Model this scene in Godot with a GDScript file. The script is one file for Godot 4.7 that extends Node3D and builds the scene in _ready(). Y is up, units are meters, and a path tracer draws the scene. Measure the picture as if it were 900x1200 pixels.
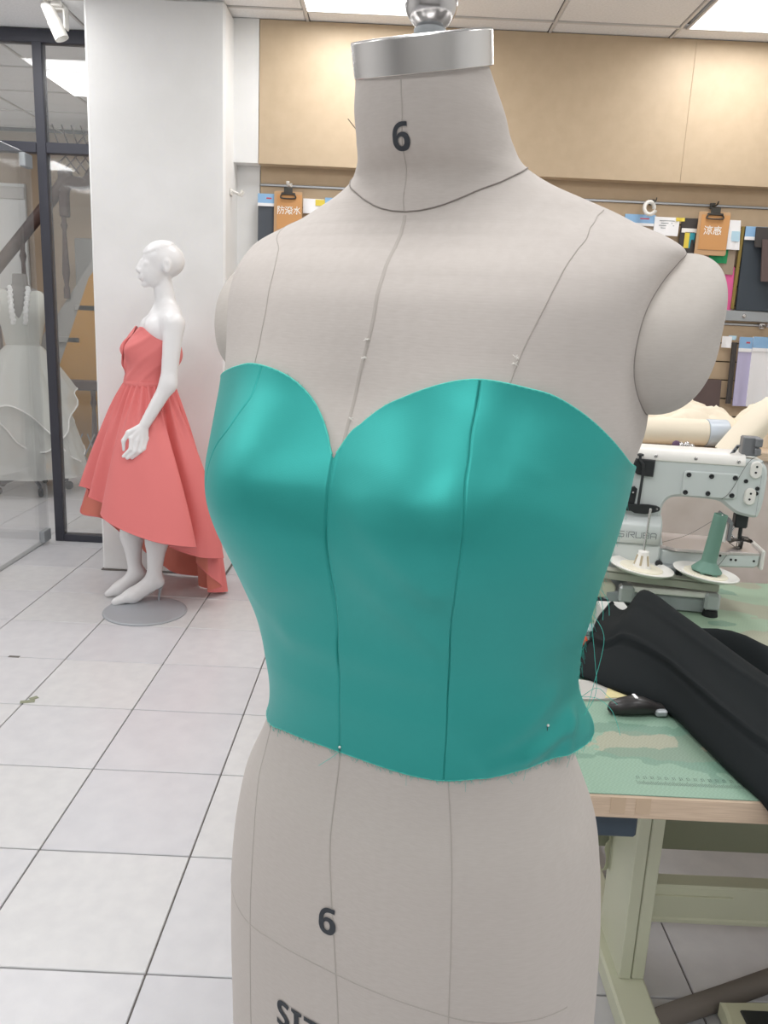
extends Node3D
# A dress form with a satin bodice in a sewing studio. Metres, y up; the camera stands at x = z = 0.

const AREA_ENERGY := 0.975
const CEIL := 2.825

var taken := {}
var mats := {}
var rng := RandomNumberGenerator.new()


# ---------------------------------------------------------------- mesh builder
class B:
	var v := PackedVector3Array()
	var uv := PackedVector2Array()
	var ix := PackedInt32Array()

	func flat(p: Array, c: Vector3) -> void:
		var n: Vector3 = (p[1] - p[0]).cross(p[2] - p[0])
		var m := Vector3.ZERO
		for q in p: m += q
		m /= p.size()
		var s := v.size()
		for q in p:
			v.append(q)
			uv.append(Vector2(q.x, q.y))
		var flip := n.dot(m - c) < 0
		for i in range(1, p.size() - 1):
			if flip: ix.append_array([s, s + i + 1, s + i])
			else: ix.append_array([s, s + i, s + i + 1])

	func box(c: Vector3, s: Vector3, b := 0.0, t := Transform3D.IDENTITY) -> void:
		var h := s / 2
		b = minf(b, minf(h.x, minf(h.y, h.z)) * 0.9)
		var o := t * c
		var pt := func(sx, sy, sz, k):
			var q := Vector3(sx * h.x, sy * h.y, sz * h.z)
			for a in 3:
				if a != k: q[a] -= sign(q[a]) * b
			return t * (c + q)
		for a in 3:
			var e := (a + 1) % 3
			var f := (a + 2) % 3
			for s1 in [-1, 1]:
				var quad := []
				for w in [[-1, -1], [1, -1], [1, 1], [-1, 1]]:
					var sg := Vector3.ZERO
					sg[a] = s1; sg[e] = w[0]; sg[f] = w[1]
					quad.append(pt.call(sg.x, sg.y, sg.z, a))
				flat(quad, o)
		if b <= 0: return
		for a in 3:
			var e := (a + 1) % 3
			var f := (a + 2) % 3
			for s1 in [-1, 1]:
				for s2 in [-1, 1]:
					var quad := []
					for w in [[-1, e], [1, e], [1, f], [-1, f]]:
						var sg := Vector3.ZERO
						sg[a] = w[0]; sg[e] = s1; sg[f] = s2
						quad.append(pt.call(sg.x, sg.y, sg.z, w[1]))
					flat(quad, o)
		for sx in [-1, 1]:
			for sy in [-1, 1]:
				for sz in [-1, 1]:
					flat([pt.call(sx, sy, sz, 0), pt.call(sx, sy, sz, 1), pt.call(sx, sy, sz, 2)], o)

	func orient(from: int, flip: bool, auto: bool) -> void:
		if auto:
			var vol := 0.0
			var o := v[ix[from]]
			for i in range(from, ix.size(), 3):
				vol += (v[ix[i]] - o).dot((v[ix[i + 1]] - o).cross(v[ix[i + 2]] - o))
			flip = vol < 0
		if flip:
			for i in range(from, ix.size(), 3):
				var k := ix[i + 1]
				ix[i + 1] = ix[i + 2]
				ix[i + 2] = k

	# rows of equally many points; wrap joins each row's end to its start; caps close the first and last row
	func grid(rows: Array, wrap := false, caps := false, auto := true, flip := false) -> void:
		var s := v.size()
		var from := ix.size()
		var m := rows.size()
		var n: int = rows[0].size()
		for i in m:
			for j in n:
				v.append(rows[i][j])
				uv.append(Vector2(float(j) / maxi(n - 1, 1), float(i) / maxi(m - 1, 1)))
		for i in m - 1:
			for j in (n if wrap else n - 1):
				var a := s + i * n + j
				var b := s + i * n + (j + 1) % n
				var c := a + n
				var d := b + n
				ix.append_array([a, b, d, a, d, c])
		if caps:
			for e in [0, m - 1]:
				var k := v.size()
				var mid := Vector3.ZERO
				for q in rows[e]: mid += q
				mid /= n
				for q in rows[e]:
					v.append(q)
					uv.append(Vector2(q.x, q.z))
				v.append(mid)
				uv.append(Vector2(mid.x, mid.z))
				for j in n:
					var a := k + j
					var b := k + (j + 1) % n
					if e == 0: ix.append_array([k + n, b, a])
					else: ix.append_array([k + n, a, b])
		orient(from, flip, auto)

	# a sheet with thickness: the grid, its copy moved by «by» and the rim between
	func sheet(rows: Array, back: Array) -> void:
		var from := ix.size()
		var m := rows.size()
		var n: int = rows[0].size()
		var s := v.size()
		for set_ in [rows, back]:
			for i in m:
				for j in n:
					v.append(set_[i][j])
					uv.append(Vector2(float(j) / (n - 1), float(i) / (m - 1)))
		var t := m * n
		for i in m - 1:
			for j in n - 1:
				var a := s + i * n + j
				ix.append_array([a, a + 1, a + n + 1, a, a + n + 1, a + n])
				a += t
				ix.append_array([a, a + n + 1, a + 1, a, a + n, a + n + 1])
		var ring := []
		for j in n: ring.append(j)
		for i in range(1, m): ring.append(i * n + n - 1)
		for j in range(n - 2, -1, -1): ring.append((m - 1) * n + j)
		for i in range(m - 2, 0, -1): ring.append(i * n)
		var k := v.size()
		for r in ring:
			v.append(v[s + r]); uv.append(Vector2.ZERO)
			v.append(v[s + t + r]); uv.append(Vector2.ZERO)
		for i in ring.size():
			var a := k + 2 * i
			var b := k + 2 * ((i + 1) % ring.size())
			ix.append_array([a, a + 1, b, b, a + 1, b + 1])
		orient(from, false, true)

	func lathe(p: Array, seg := 24, t := Transform3D.IDENTITY) -> void:   # p: Vector2(radius, height)
		var rows := []
		for q in p:
			var r := PackedVector3Array()
			for j in seg:
				var a := TAU * j / seg
				r.append(t * Vector3(q.x * cos(a), q.y, q.x * sin(a)))
			rows.append(r)
		grid(rows, true, true)

	func tube(path: Array, r, seg := 8, closed := false) -> void:
		var rows := []
		var n := path.size()
		var up := Vector3.UP
		for i in n:
			var a: Vector3 = path[(i - 1 + n) % n] if closed or i > 0 else path[i]
			var b: Vector3 = path[(i + 1) % n] if closed or i < n - 1 else path[i]
			var d := (b - a).normalized()
			if i == 0: up = Vector3.UP if absf(d.y) < 0.9 else Vector3.RIGHT
			var e := d.cross(up).normalized()
			up = e.cross(d).normalized()
			var rad: float = r[i] if r is Array else r
			var row := PackedVector3Array()
			for j in seg:
				var w := TAU * j / seg
				row.append(path[i] + (e * cos(w) + up * sin(w)) * rad)
			rows.append(row)
		if closed: rows.append(rows[0])
		grid(rows, true, not closed)

	func ball(c: Vector3, r: Vector3, seg := 16, t := Transform3D.IDENTITY) -> void:
		var rows := []
		for i in seg + 1:
			var a := PI * i / seg
			var row := PackedVector3Array()
			for j in seg * 2:
				var w := TAU * j / (seg * 2)
				row.append(t * (c + Vector3(r.x * sin(a) * cos(w), r.y * cos(a), r.z * sin(a) * sin(w))))
			rows.append(row)
		grid(rows, true)

	# a polygon in x, y pushed from z0 to z1, its front edge chamfered by «bev»
	func extrude(p: PackedVector2Array, z0: float, z1: float, bev := 0.0, t := Transform3D.IDENTITY, smooth_sides := false) -> void:
		if Geometry2D.is_polygon_clockwise(p):
			p = p.duplicate()
			p.reverse()
		var n := p.size()
		var inner := PackedVector2Array()
		for i in n:
			var a := (p[i] - p[(i - 1 + n) % n]).normalized()
			var b := (p[(i + 1) % n] - p[i]).normalized()
			var nn := (Vector2(-a.y, a.x) + Vector2(-b.y, b.x))
			inner.append(p[i] + nn.normalized() * bev / maxf(0.4, nn.length() / 2))
		var tri := Geometry2D.triangulate_polygon(p)
		var from := ix.size()
		var loops := [[p, z0], [p, z1 - bev]] if z1 > z0 else [[p, z0], [p, z1 + bev]]
		if bev > 0: loops.append([inner, z1])
		for e in [[p, z0, true], [inner if bev > 0 else p, z1, false]]:
			var s := v.size()
			for q in e[0]:
				v.append(t * Vector3(q.x, q.y, e[1])); uv.append(q)
			for i in range(0, tri.size(), 3):
				if e[2]: ix.append_array([s + tri[i], s + tri[i + 2], s + tri[i + 1]])
				else: ix.append_array([s + tri[i], s + tri[i + 1], s + tri[i + 2]])
		for k in loops.size() - 1:
			var s := v.size()
			if smooth_sides:
				for l in [loops[k], loops[k + 1]]:
					for q in l[0]:
						v.append(t * Vector3(q.x, q.y, l[1])); uv.append(q)
				for i in n:
					var a := s + i
					var b := s + (i + 1) % n
					ix.append_array([a, b, b + n, a, b + n, a + n])
				continue
			for i in n:
				var s2 := v.size()
				var j := (i + 1) % n
				for q in [[k, i], [k, j], [k + 1, j], [k + 1, i]]:
					var w: Vector2 = loops[q[0]][0][q[1]]
					v.append(t * Vector3(w.x, w.y, loops[q[0]][1])); uv.append(w)
				ix.append_array([s2, s2 + 1, s2 + 2, s2, s2 + 2, s2 + 3])
		if tri.size() and ((z1 < z0) != (t.basis.determinant() < 0)): orient(from, true, false)

	# flat brush strokes in a plane, each a little slab: lettering
	func stroke(pts: Array, w: float, d: float, t: Transform3D) -> void:
		for i in pts.size() - 1:
			var a: Vector2 = pts[i]
			var b: Vector2 = pts[i + 1]
			var dir := (b - a).normalized()
			var nn := Vector2(-dir.y, dir.x) * w / 2
			a -= dir * w / 2
			b += dir * w / 2
			var z := d + 0.00002 * i
			var q := [a - nn, b - nn, b + nn, a + nn]
			var s := v.size()
			for k in q:
				v.append(t * Vector3(k.x, k.y, z)); uv.append(k)
			ix.append_array([s, s + 1, s + 2, s, s + 2, s + 3])

	func mesh() -> ArrayMesh:
		var nn := PackedVector3Array()
		nn.resize(v.size())
		for i in range(0, ix.size(), 3):
			var a := v[ix[i]]
			var n := (v[ix[i + 1]] - a).cross(v[ix[i + 2]] - a)
			nn[ix[i]] += n; nn[ix[i + 1]] += n; nn[ix[i + 2]] += n
		for i in nn.size(): nn[i] = nn[i].normalized()
		var cw := ix.duplicate()
		for i in range(0, cw.size(), 3):
			var k := cw[i + 1]
			cw[i + 1] = cw[i + 2]
			cw[i + 2] = k
		var arr := []
		arr.resize(Mesh.ARRAY_MAX)
		arr[Mesh.ARRAY_VERTEX] = v
		arr[Mesh.ARRAY_NORMAL] = nn
		arr[Mesh.ARRAY_TEX_UV] = uv
		arr[Mesh.ARRAY_INDEX] = cw
		var m := ArrayMesh.new()
		m.add_surface_from_arrays(Mesh.PRIMITIVE_TRIANGLES, arr)
		return m


# ---------------------------------------------------------------- nodes
func numbered(s: String) -> String:
	taken[s] = taken.get(s, -1) + 1
	return s if taken[s] == 0 else "%s_%03d" % [s, taken[s]]

func tag(o: Node3D, label: String, category := "", group := "") -> Node3D:
	if label: o.set_meta("label", label)
	if category: o.set_meta("category", category)
	if group: o.set_meta("group", group)
	return o

func thing(called: String, label: String, category: String, at := Vector3.ZERO, turn := 0.0, group := "") -> Node3D:
	var o := Node3D.new()
	o.name = numbered(called)
	add_child(o)
	o.position = at
	o.rotation.y = turn
	return tag(o, label, category, group)

func part(called: String, b: B, m: Material, parent: Node3D, label := "", stuff := false) -> MeshInstance3D:
	return put(called, b.mesh(), m, parent, label, stuff)

func put(called: String, mesh: Mesh, m: Material, parent: Node3D, label := "", stuff := false) -> MeshInstance3D:
	var o := MeshInstance3D.new()
	o.mesh = mesh
	o.material_override = m
	o.name = called
	if label: o.set_meta("label", label)
	if stuff: o.set_meta("kind", "stuff")
	parent.add_child(o, true)
	return o

func solo(called: String, b: B, m: Material, label: String, category: String, group := "") -> MeshInstance3D:
	var o := MeshInstance3D.new()
	o.mesh = b.mesh()
	o.material_override = m
	o.name = numbered(called)
	add_child(o)
	tag(o, label, category, group)
	return o

func setting(called: String, b: B, m: Material, parent: Node3D = self) -> MeshInstance3D:
	var o := MeshInstance3D.new()
	o.mesh = b.mesh()
	o.material_override = m
	o.name = called
	o.set_meta("kind", "structure")
	parent.add_child(o, true)
	return o

func setting_root(called: String) -> Node3D:
	var o := Node3D.new()
	o.name = called
	o.set_meta("kind", "structure")
	add_child(o)
	return o

func cube(c: Vector3, s: Vector3, bev := 0.0) -> B:
	var b := B.new()
	b.box(c, s, bev)
	return b

func V(x: float, y: float, z: float) -> Vector3: return Vector3(x, y, z)

func curve(pts: Array, n: int, closed := false) -> Array:   # Catmull-Rom
	var out := []
	var m := pts.size()
	var segs := m if closed else m - 1
	for i in segs:
		var p0 = pts[(i - 1 + m) % m] if closed or i > 0 else pts[i]
		var p1 = pts[i]
		var p2 = pts[(i + 1) % m]
		var p3 = pts[(i + 2) % m] if closed or i + 2 < m else p2
		for k in n:
			var t := float(k) / n
			out.append(0.5 * (2 * p1 + (p2 - p0) * t + (2 * p0 - 5 * p1 + 4 * p2 - p3) * t * t + (3 * p1 - p0 - 3 * p2 + p3) * t * t * t))
	if not closed: out.append(pts[m - 1])
	return out

# cubic interpolation through a table [[x, y], ...]
func tab(p: Array, x: float) -> float:
	var n := p.size()
	if x <= p[0][0]: return p[0][1]
	if x >= p[n - 1][0]: return p[n - 1][1]
	var i := 0
	while x > p[i + 1][0]: i += 1
	var h: float = p[i + 1][0] - p[i][0]
	var t: float = (x - p[i][0]) / h
	var s: float = (p[i + 1][1] - p[i][1]) / h
	var d0 := s
	var d1 := s
	if i > 0:
		var g: float = p[i][0] - p[i - 1][0]
		d0 = (s * g + (p[i][1] - p[i - 1][1]) / g * h) / (h + g)
	if i < n - 2:
		var g: float = p[i + 2][0] - p[i + 1][0]
		d1 = (s * g + (p[i + 2][1] - p[i + 1][1]) / g * h) / (h + g)
	var t2 := t * t
	var t3 := t2 * t
	return (2 * t3 - 3 * t2 + 1) * p[i][1] + (t3 - 2 * t2 + t) * h * d0 + (3 * t2 - 2 * t3) * p[i + 1][1] + (t3 - t2) * h * d1


# ---------------------------------------------------------------- materials
func noise(freq: float, octaves := 4, seed_ := 1, kind := FastNoiseLite.TYPE_SIMPLEX_SMOOTH) -> FastNoiseLite:
	var n := FastNoiseLite.new()
	n.noise_type = kind
	n.seed = seed_
	n.frequency = freq
	n.fractal_octaves = octaves
	return n

func ntex(freq: float, a: Color, b: Color, octaves := 4, seed_ := 1, size := 512) -> NoiseTexture2D:
	var t := NoiseTexture2D.new()
	t.width = size; t.height = size
	t.seamless = true
	t.noise = noise(freq, octaves, seed_)
	var g := Gradient.new()
	g.set_color(0, a); g.set_color(1, b)
	t.color_ramp = g
	return t

func mat(key: String, col: Color, rough := 0.6, metal := 0.0) -> StandardMaterial3D:
	if mats.has(key): return mats[key]
	var m := StandardMaterial3D.new()
	m.resource_name = key
	m.albedo_color = col
	m.roughness = rough
	m.metallic = metal
	mats[key] = m
	return m

func tri(m: StandardMaterial3D, scale: Vector3, world := false) -> StandardMaterial3D:
	m.uv1_triplanar = true
	m.uv1_world_triplanar = world
	m.uv1_scale = scale
	return m

func relief(m: StandardMaterial3D, t: Texture2D, cm: float) -> StandardMaterial3D:
	m.heightmap_enabled = true
	m.heightmap_texture = t
	m.heightmap_scale = cm
	return m

func sheen(m: StandardMaterial3D, r: float, tint := 0.5) -> StandardMaterial3D:
	m.rim_enabled = true
	m.rim = r
	m.rim_tint = tint
	return m

func weave_tex() -> ImageTexture:   # plain weave as a height picture
	var im := Image.create(64, 64, false, Image.FORMAT_L8)
	for y in 64:
		for x in 64:
			var a := absf(sin(PI * x / 8.0))
			var b := absf(sin(PI * y / 8.0))
			var over := (x / 8 + y / 8) % 2 == 0
			var h := a * 0.8 + 0.2 * b if over else b * 0.8 + 0.2 * a
			im.set_pixel(x, y, Color(h, h, h))
	return ImageTexture.create_from_image(im)

func make_materials() -> void:
	var weave := weave_tex()
	var white := Color(1, 1, 1)
	var m := tri(mat("canvas", Color("cfc8c2"), 0.85), V(9, 60, 9))
	m.albedo_texture = ntex(0.02, Color(0.955, 0.95, 0.945), white, 5, 3)
	relief(m, weave, 0.004)
	sheen(m, 0.15)
	m = tri(mat("canvas_cap", Color("cac4bd"), 0.85), V(9, 60, 9))
	m.albedo_texture = mats.canvas.albedo_texture
	mat("canvas_seam", Color("968f89"), 0.9)
	mat("canvas_tape", Color("bab3ac"), 0.9)
	mat("ink", Color("3d4147"), 0.8)
	mat("steel", Color("dcdad8"), 0.27, 1.0)
	mat("chrome", Color("c9c7c6"), 0.2, 1.0)
	m = tri(mat("satin", Color("2fa7a0"), 0.44), V(160, 160, 160))
	m.metallic_specular = 0.6
	m.metallic = 0.6
	relief(m, weave, 0.0035)
	sheen(m, 0.5, 0.7)
	mat("satin_edge", Color("58cfc0"), 0.7)
	mat("satin_thread", Color("4cc4b6"), 0.7)
	mat("stitch", Color("12594f"), 0.8)
	m = tri(mat("tile_a", Color("d6d6d8"), 0.3), V(1.7, 1.7, 1.7), true)
	m.albedo_texture = ntex(0.012, Color(0.955, 0.955, 0.96), white, 5, 7)
	m = tri(mat("tile_b", Color("d2d2d5"), 0.3), V(1.3, 1.3, 1.3), true)
	m.albedo_texture = mats.tile_a.albedo_texture
	m = tri(mat("tile_c", Color("d8d8d8"), 0.32), V(2.1, 2.1, 2.1), true)
	m.albedo_texture = mats.tile_a.albedo_texture
	mat("grout", Color("6e6a66"), 0.95)
	m = tri(mat("wall_white", Color("f1f1f0"), 0.75), V(0.8, 0.8, 0.8), true)
	m.albedo_texture = ntex(0.006, Color(0.97, 0.97, 0.965), white, 4, 5)
	m = tri(mat("board_tan", Color("cbb699"), 0.5), V(2, 2, 2), true)
	m.albedo_texture = ntex(0.01, Color(0.965, 0.96, 0.95), white, 4, 15)
	m = tri(mat("slat_tan", Color("cbb496"), 0.6), V(2, 2, 2), true)
	m.albedo_texture = mats.board_tan.albedo_texture
	mat("slat_dark", Color("55483c"), 0.9)
	mat("alu", Color("b7babd"), 0.35, 0.9)
	m = tri(mat("ceiling_panel", Color("fafafa"), 0.9), V(2, 2, 2), true)
	m.albedo_texture = ntex(0.06, Color(0.95, 0.95, 0.95), white, 3, 9)
	mat("t_bar", Color("d8d5d1"), 0.5)
	mat("dark_gap", Color("4b4947"), 0.95)
	mat("frame_dark", Color("3c3d46"), 0.45)
	m = mat("glass", Color(0.97, 0.99, 0.98, 0.06), 0.03)
	m.transparency = BaseMaterial3D.TRANSPARENCY_ALPHA
	mat("mannequin_white", Color("efeeee"), 0.32)
	mat("base_grey", Color("a9adb2"), 0.4)
	m = tri(mat("coral", Color("e67d7b"), 0.62), V(60, 60, 60))
	relief(m, weave, 0.01)
	sheen(m, 0.3)
	m = mat("coral_lining", Color("e0806e"), 0.65)
	m = mat("machine", Color("cfd6d4"), 0.35)
	m.clearcoat_enabled = true
	m.clearcoat = 0.4
	mat("machine_grey", Color("a9aeb1"), 0.4, 0.3)
	mat("machine_rail", Color("b9b9ad"), 0.5)
	mat("black_plastic", Color("26292b"), 0.45)
	mat("rubber", Color("1b1c1d"), 0.8)
	mat("dish_white", Color("eeece6"), 0.4)
	mat("spool_green", Color("698f80"), 0.5)
	mat("print_grey", Color("7c8486"), 0.6)
	m = tri(mat("cream_canvas", Color("f4e8d3"), 0.9), V(60, 60, 60))
	relief(m, weave, 0.02)
	m = tri(mat("trouser_black", Color("12181a"), 0.8), V(120, 120, 120))
	m.metallic_specular = 0.35
	relief(m, weave, 0.01)
	m = tri(mat("bench_wood", Color("e2ccb4"), 0.55), V(1.0, 26, 1.0))
	m.albedo_texture = ntex(0.02, Color(0.9, 0.88, 0.86), white, 5, 21)
	mat("stand_green", Color("d2d5bd"), 0.45)
	mat("stand_green_dark", Color("8d927b"), 0.5)
	mat("drawer_blue", Color("3c4c5a"), 0.55)
	m = tri(mat("panel_beige", Color("dbd0c8"), 0.85), V(1.5, 1.5, 1.5), true)
	m.albedo_texture = ntex(0.01, Color(0.94, 0.93, 0.92), white, 4, 25)
	mat("clipboard", Color("d39c63"), 0.55)
	mat("clip_metal", Color("55534f"), 0.35, 0.8)
	mat("paper", Color("fbfbfc"), 0.8)
	mat("print_white", Color("fbf8f2"), 0.8)
	mat("header_blue", Color("93bde3"), 0.6)
	mat("red_print", Color("c9505c"), 0.6)
	mat("charcoal", Color("565b62"), 0.9)
	mat("slate", Color("454d55"), 0.9)
	mat("dark_fabric", Color("4c4846"), 0.9)
	mat("lilac", Color("c5c0de"), 0.85)
	mat("pink", Color("ec6ca6"), 0.85)
	mat("green", Color("2f9b63"), 0.85)
	mat("taupe", Color("a89886"), 0.9)
	mat("brown", Color("6a5b58"), 0.9)
	mat("gold", Color("8d7a3c"), 0.6)
	mat("yellow", Color("ecd555"), 0.7)
	mat("teal_swatch", Color("3fa4b5"), 0.7)
	mat("orange", Color("f0623c"), 0.6)
	mat("stair_wall", Color("b9a48d"), 0.8)
	mat("ochre", Color("b98421"), 0.75)
	mat("dark_wood", Color("4b3530"), 0.5)
	mat("stair_grey", Color("9a9894"), 0.8)
	m = mat("tulle", Color(0.93, 0.94, 0.92, 0.55), 0.9)
	m.transparency = BaseMaterial3D.TRANSPARENCY_ALPHA
	mat("lace", Color("f4f5f3"), 0.85)
	m = mat("gown_top", Color(0.9, 0.91, 0.88, 0.8), 0.9)
	m.transparency = BaseMaterial3D.TRANSPARENCY_ALPHA
	mat("form_grey", Color("8d8a86"), 0.85)
	m = mat("lamp_panel_glow", Color("ffffff"), 0.6)
	m.emission_enabled = true
	m.emission = Color(1.0, 0.998, 1.0)
	m.emission_energy_multiplier = 2.2


# ---------------------------------------------------------------- the scene
func _ready() -> void:
	rng.seed = 7
	var cam := Camera3D.new()
	cam.name = "camera"
	cam.fov = 64.01
	cam.near = 0.02
	cam.position = Vector3(0, 1.4126, 0)
	cam.rotation = Vector3(-0.23238, 0, 0.04658)
	add_child(cam)
	cam.current = true
	var we := WorldEnvironment.new()
	we.name = "environment"
	var env := Environment.new()
	env.background_mode = Environment.BG_COLOR
	env.background_color = Color(0.75, 0.77, 0.8)
	env.tonemap_mode = Environment.TONE_MAPPER_LINEAR
	env.tonemap_exposure = 1.0
	env.sdfgi_enabled = true
	env.ssao_enabled = true
	env.ssil_enabled = true
	we.environment = env
	add_child(we)
	make_materials()
	ceiling_lights()
	room()
	floor_tiles()
	ceiling_grid()
	back_room()
	slatwall()
	dress_form()
	bodice()
	mannequin()
	coral_dress()
	work_table()
	sewing_machine()
	trousers()
	table_things()
	cutting_table()
	wall_samples()
	spotlight()
	for n in find_children("*", "MeshInstance3D", true, false):
		n.cast_shadow = GeometryInstance3D.SHADOW_CASTING_SETTING_ON


const LIGHT_SPOTS := [[-0.19, -4.055], [1.63, -4.055], [-1.99, -4.055], [-1.99, -2.26], [-0.19, -2.26], [1.63, -2.26], [-3.8, -2.26], [-1.99, -0.46], [-0.19, -0.46], [1.63, -0.46], [-3.8, -0.46], [-1.99, 1.34], [-0.79, 1.34], [-0.19, 1.34], [1.63, 1.34], [-2.0, -5.9], [-3.8, -5.9]]  # the extra, closely spaced panel behind the camera is added for the satin highlight

func ceiling_lights() -> void:
	var box := cube(Vector3.ZERO, V(0.575, 0.006, 0.575)).mesh()
	var fr := B.new()
	for s in [-1, 1]:
		fr.box(V(s * 0.2915, 0.001, 0), V(0.012, 0.012, 0.595))
		fr.box(V(0, 0.001, s * 0.2915), V(0.571, 0.012, 0.012))
	var frm := fr.mesh()
	var names := ["square ceiling light panel above the neck of the dress form", "square ceiling light panel over the sample wall with the orange boards"]
	for i in LIGHT_SPOTS.size():
		var p: Array = LIGHT_SPOTS[i]
		var label: String = names[i] if i < 2 else ("square ceiling light seen through the glass partition" if i == 15 else ["ceiling light panel above the glass partition corner", "ceiling light panel", "ceiling light panel"][0] if i == 2 else "square ceiling light panel out of the picture")
		var t := thing("ceiling_light", label, "light", V(p[0], CEIL - 0.006, p[1]), 0.0, "ceiling light panels")
		put("light_panel", box, mats.lamp_panel_glow, t)
		put("frame", frm, mats.t_bar, t)
		var l := AreaLight3D.new()
		l.name = "panel_light"
		l.area_size = Vector2(0.57, 0.57)
		l.light_energy = AREA_ENERGY * (0.72 if i == 1 else (0.9 if i == 0 else 1.0))
		l.light_color = Color(1.0, 0.998, 1.0)
		l.area_range = 14
		l.area_attenuation = 2
		l.shadow_enabled = true
		l.position = V(0, -0.008, 0)
		l.rotation.x = -PI / 2
		t.add_child(l)


func room() -> void:
	# column beside the glass, with the recessed white wall and the boxed-out tan boards
	setting("trim_1", cube(V(-1.19, CEIL / 2, -4.62), V(0.67, CEIL, 0.68), 0.012), mats.wall_white)
	setting("trim_4", cube(V(-1.19, 0.004, -4.62), V(0.684, 0.007, 0.694), 0.002), mats.grout)
	setting("wall_north", cube(V(0.75, CEIL / 2, -4.75), V(3.9, CEIL, 0.2)), mats.wall_white)
	setting("trim_2", cube(V(-0.795, 2.49, -4.575), V(0.13, 0.67, 0.15), 0.002), mats.wall_white)
	setting("trim_3", cube(V(-0.795, 1.08, -4.63), V(0.122, 2.15, 0.06), 0.002), mats.wall_white)
	setting("wall_east", cube(V(2.75, CEIL / 2, -0.6), V(0.1, CEIL, 8.5)), mats.wall_white)
	setting("wall_south", cube(V(-1.1, CEIL / 2, 3.55), V(7.8, CEIL, 0.1)), mats.wall_white)
	setting("wall_west", cube(V(-5.05, CEIL / 2, -2.1), V(0.1, CEIL, 11.4)), mats.wall_white)
	var bulk := thing("tan_bulkhead", "boxed-out tan boards along the top of the sample wall", "wall panel", V(0, 2.155, -4.5))
	for r in [[-0.727, 0.2555], [0.2565, 1.4385], [1.4395, 2.69]]:
		part("board", cube(V((r[0] + r[1]) / 2, 0.334, -0.04), V(r[1] - r[0], 0.668, 0.08), 0.0008), mats.board_tan, bulk)
	# hook on the side of the column
	var h := thing("wall_hook", "small white double hook on the side of the white column", "hook", V(-0.853, 2.0, -4.42))
	var b := B.new()
	b.box(V(0.003, 0, 0), V(0.006, 0.035, 0.06), 0.002)
	part("plate", b, mats.dish_white, h)
	for s in [-1, 1]:
		b = B.new()
		b.tube(curve([V(0.004, 0.005, s * 0.02), V(0.03, -0.005, s * 0.022), V(0.05, -0.012, s * 0.024), V(0.058, 0.008, s * 0.025)], 5), 0.006, 8)
		part("prong", b, mats.dish_white, h)
	# glass partition
	var z := -4.83
	var p := thing("glass_partition", "dark framed glass partition beside the white column", "partition", V(0, 0, z))
	part("post", cube(V(-1.967, 1.38, 0), V(0.052, 2.76, 0.06), 0.003), mats.frame_dark, p)
	part("beam", cube(V(-3.25, 2.79, 0), V(3.5, 0.066, 0.06), 0.003), mats.frame_dark, p)
	part("transom", cube(V(-1.735, 2.235, 0), V(0.41, 0.055, 0.06), 0.003), mats.frame_dark, p)
	part("transom", cube(V(-3.5, 2.235, 0), V(3.01, 0.055, 0.06), 0.003), mats.frame_dark, p)
	part("sill", cube(V(-1.735, 0.022, 0), V(0.41, 0.044, 0.06), 0.003), mats.frame_dark, p)
	part("post", cube(V(-2.99, 1.1, 0), V(0.052, 2.2, 0.06), 0.003), mats.frame_dark, p)
	part("pane", cube(V(-1.735, 1.125, 0), V(0.41, 2.16, 0.008)), mats.glass, p)
	part("pane", cube(V(-1.735, 2.51, 0), V(0.41, 0.49, 0.008)), mats.glass, p)
	part("pane", cube(V(-3.5, 2.51, 0), V(3.01, 0.49, 0.008)), mats.glass, p)
	part("pane", cube(V(-4.0, 1.105, 0), V(1.96, 2.2, 0.008)), mats.glass, p)
	# the open door leaf, swung towards the room
	var d := thing("glass_door", "frameless glass door leaf standing open beside the dark post", "door", V(-2.02, 0, -4.77))
	part("pane", cube(V(0, 1.105, 0.45), V(0.01, 2.17, 0.9), 0.001), mats.glass, d)
	for r in [[2.15, 0.07], [0.055, 0.07]]:
		part("patch_fitting", cube(V(0, r[0], 0.05), V(0.032, r[1], 0.1), 0.004), mats.machine_grey, d)
	var k := thing("floor_track", "thin metal strip set in the floor along the open glass door", "track", V(-2.05, 0, -4.4))
	part("strip", cube(V(0, 0.002, 0), V(0.035, 0.006, 0.8), 0.001), mats.alu, k)


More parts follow.
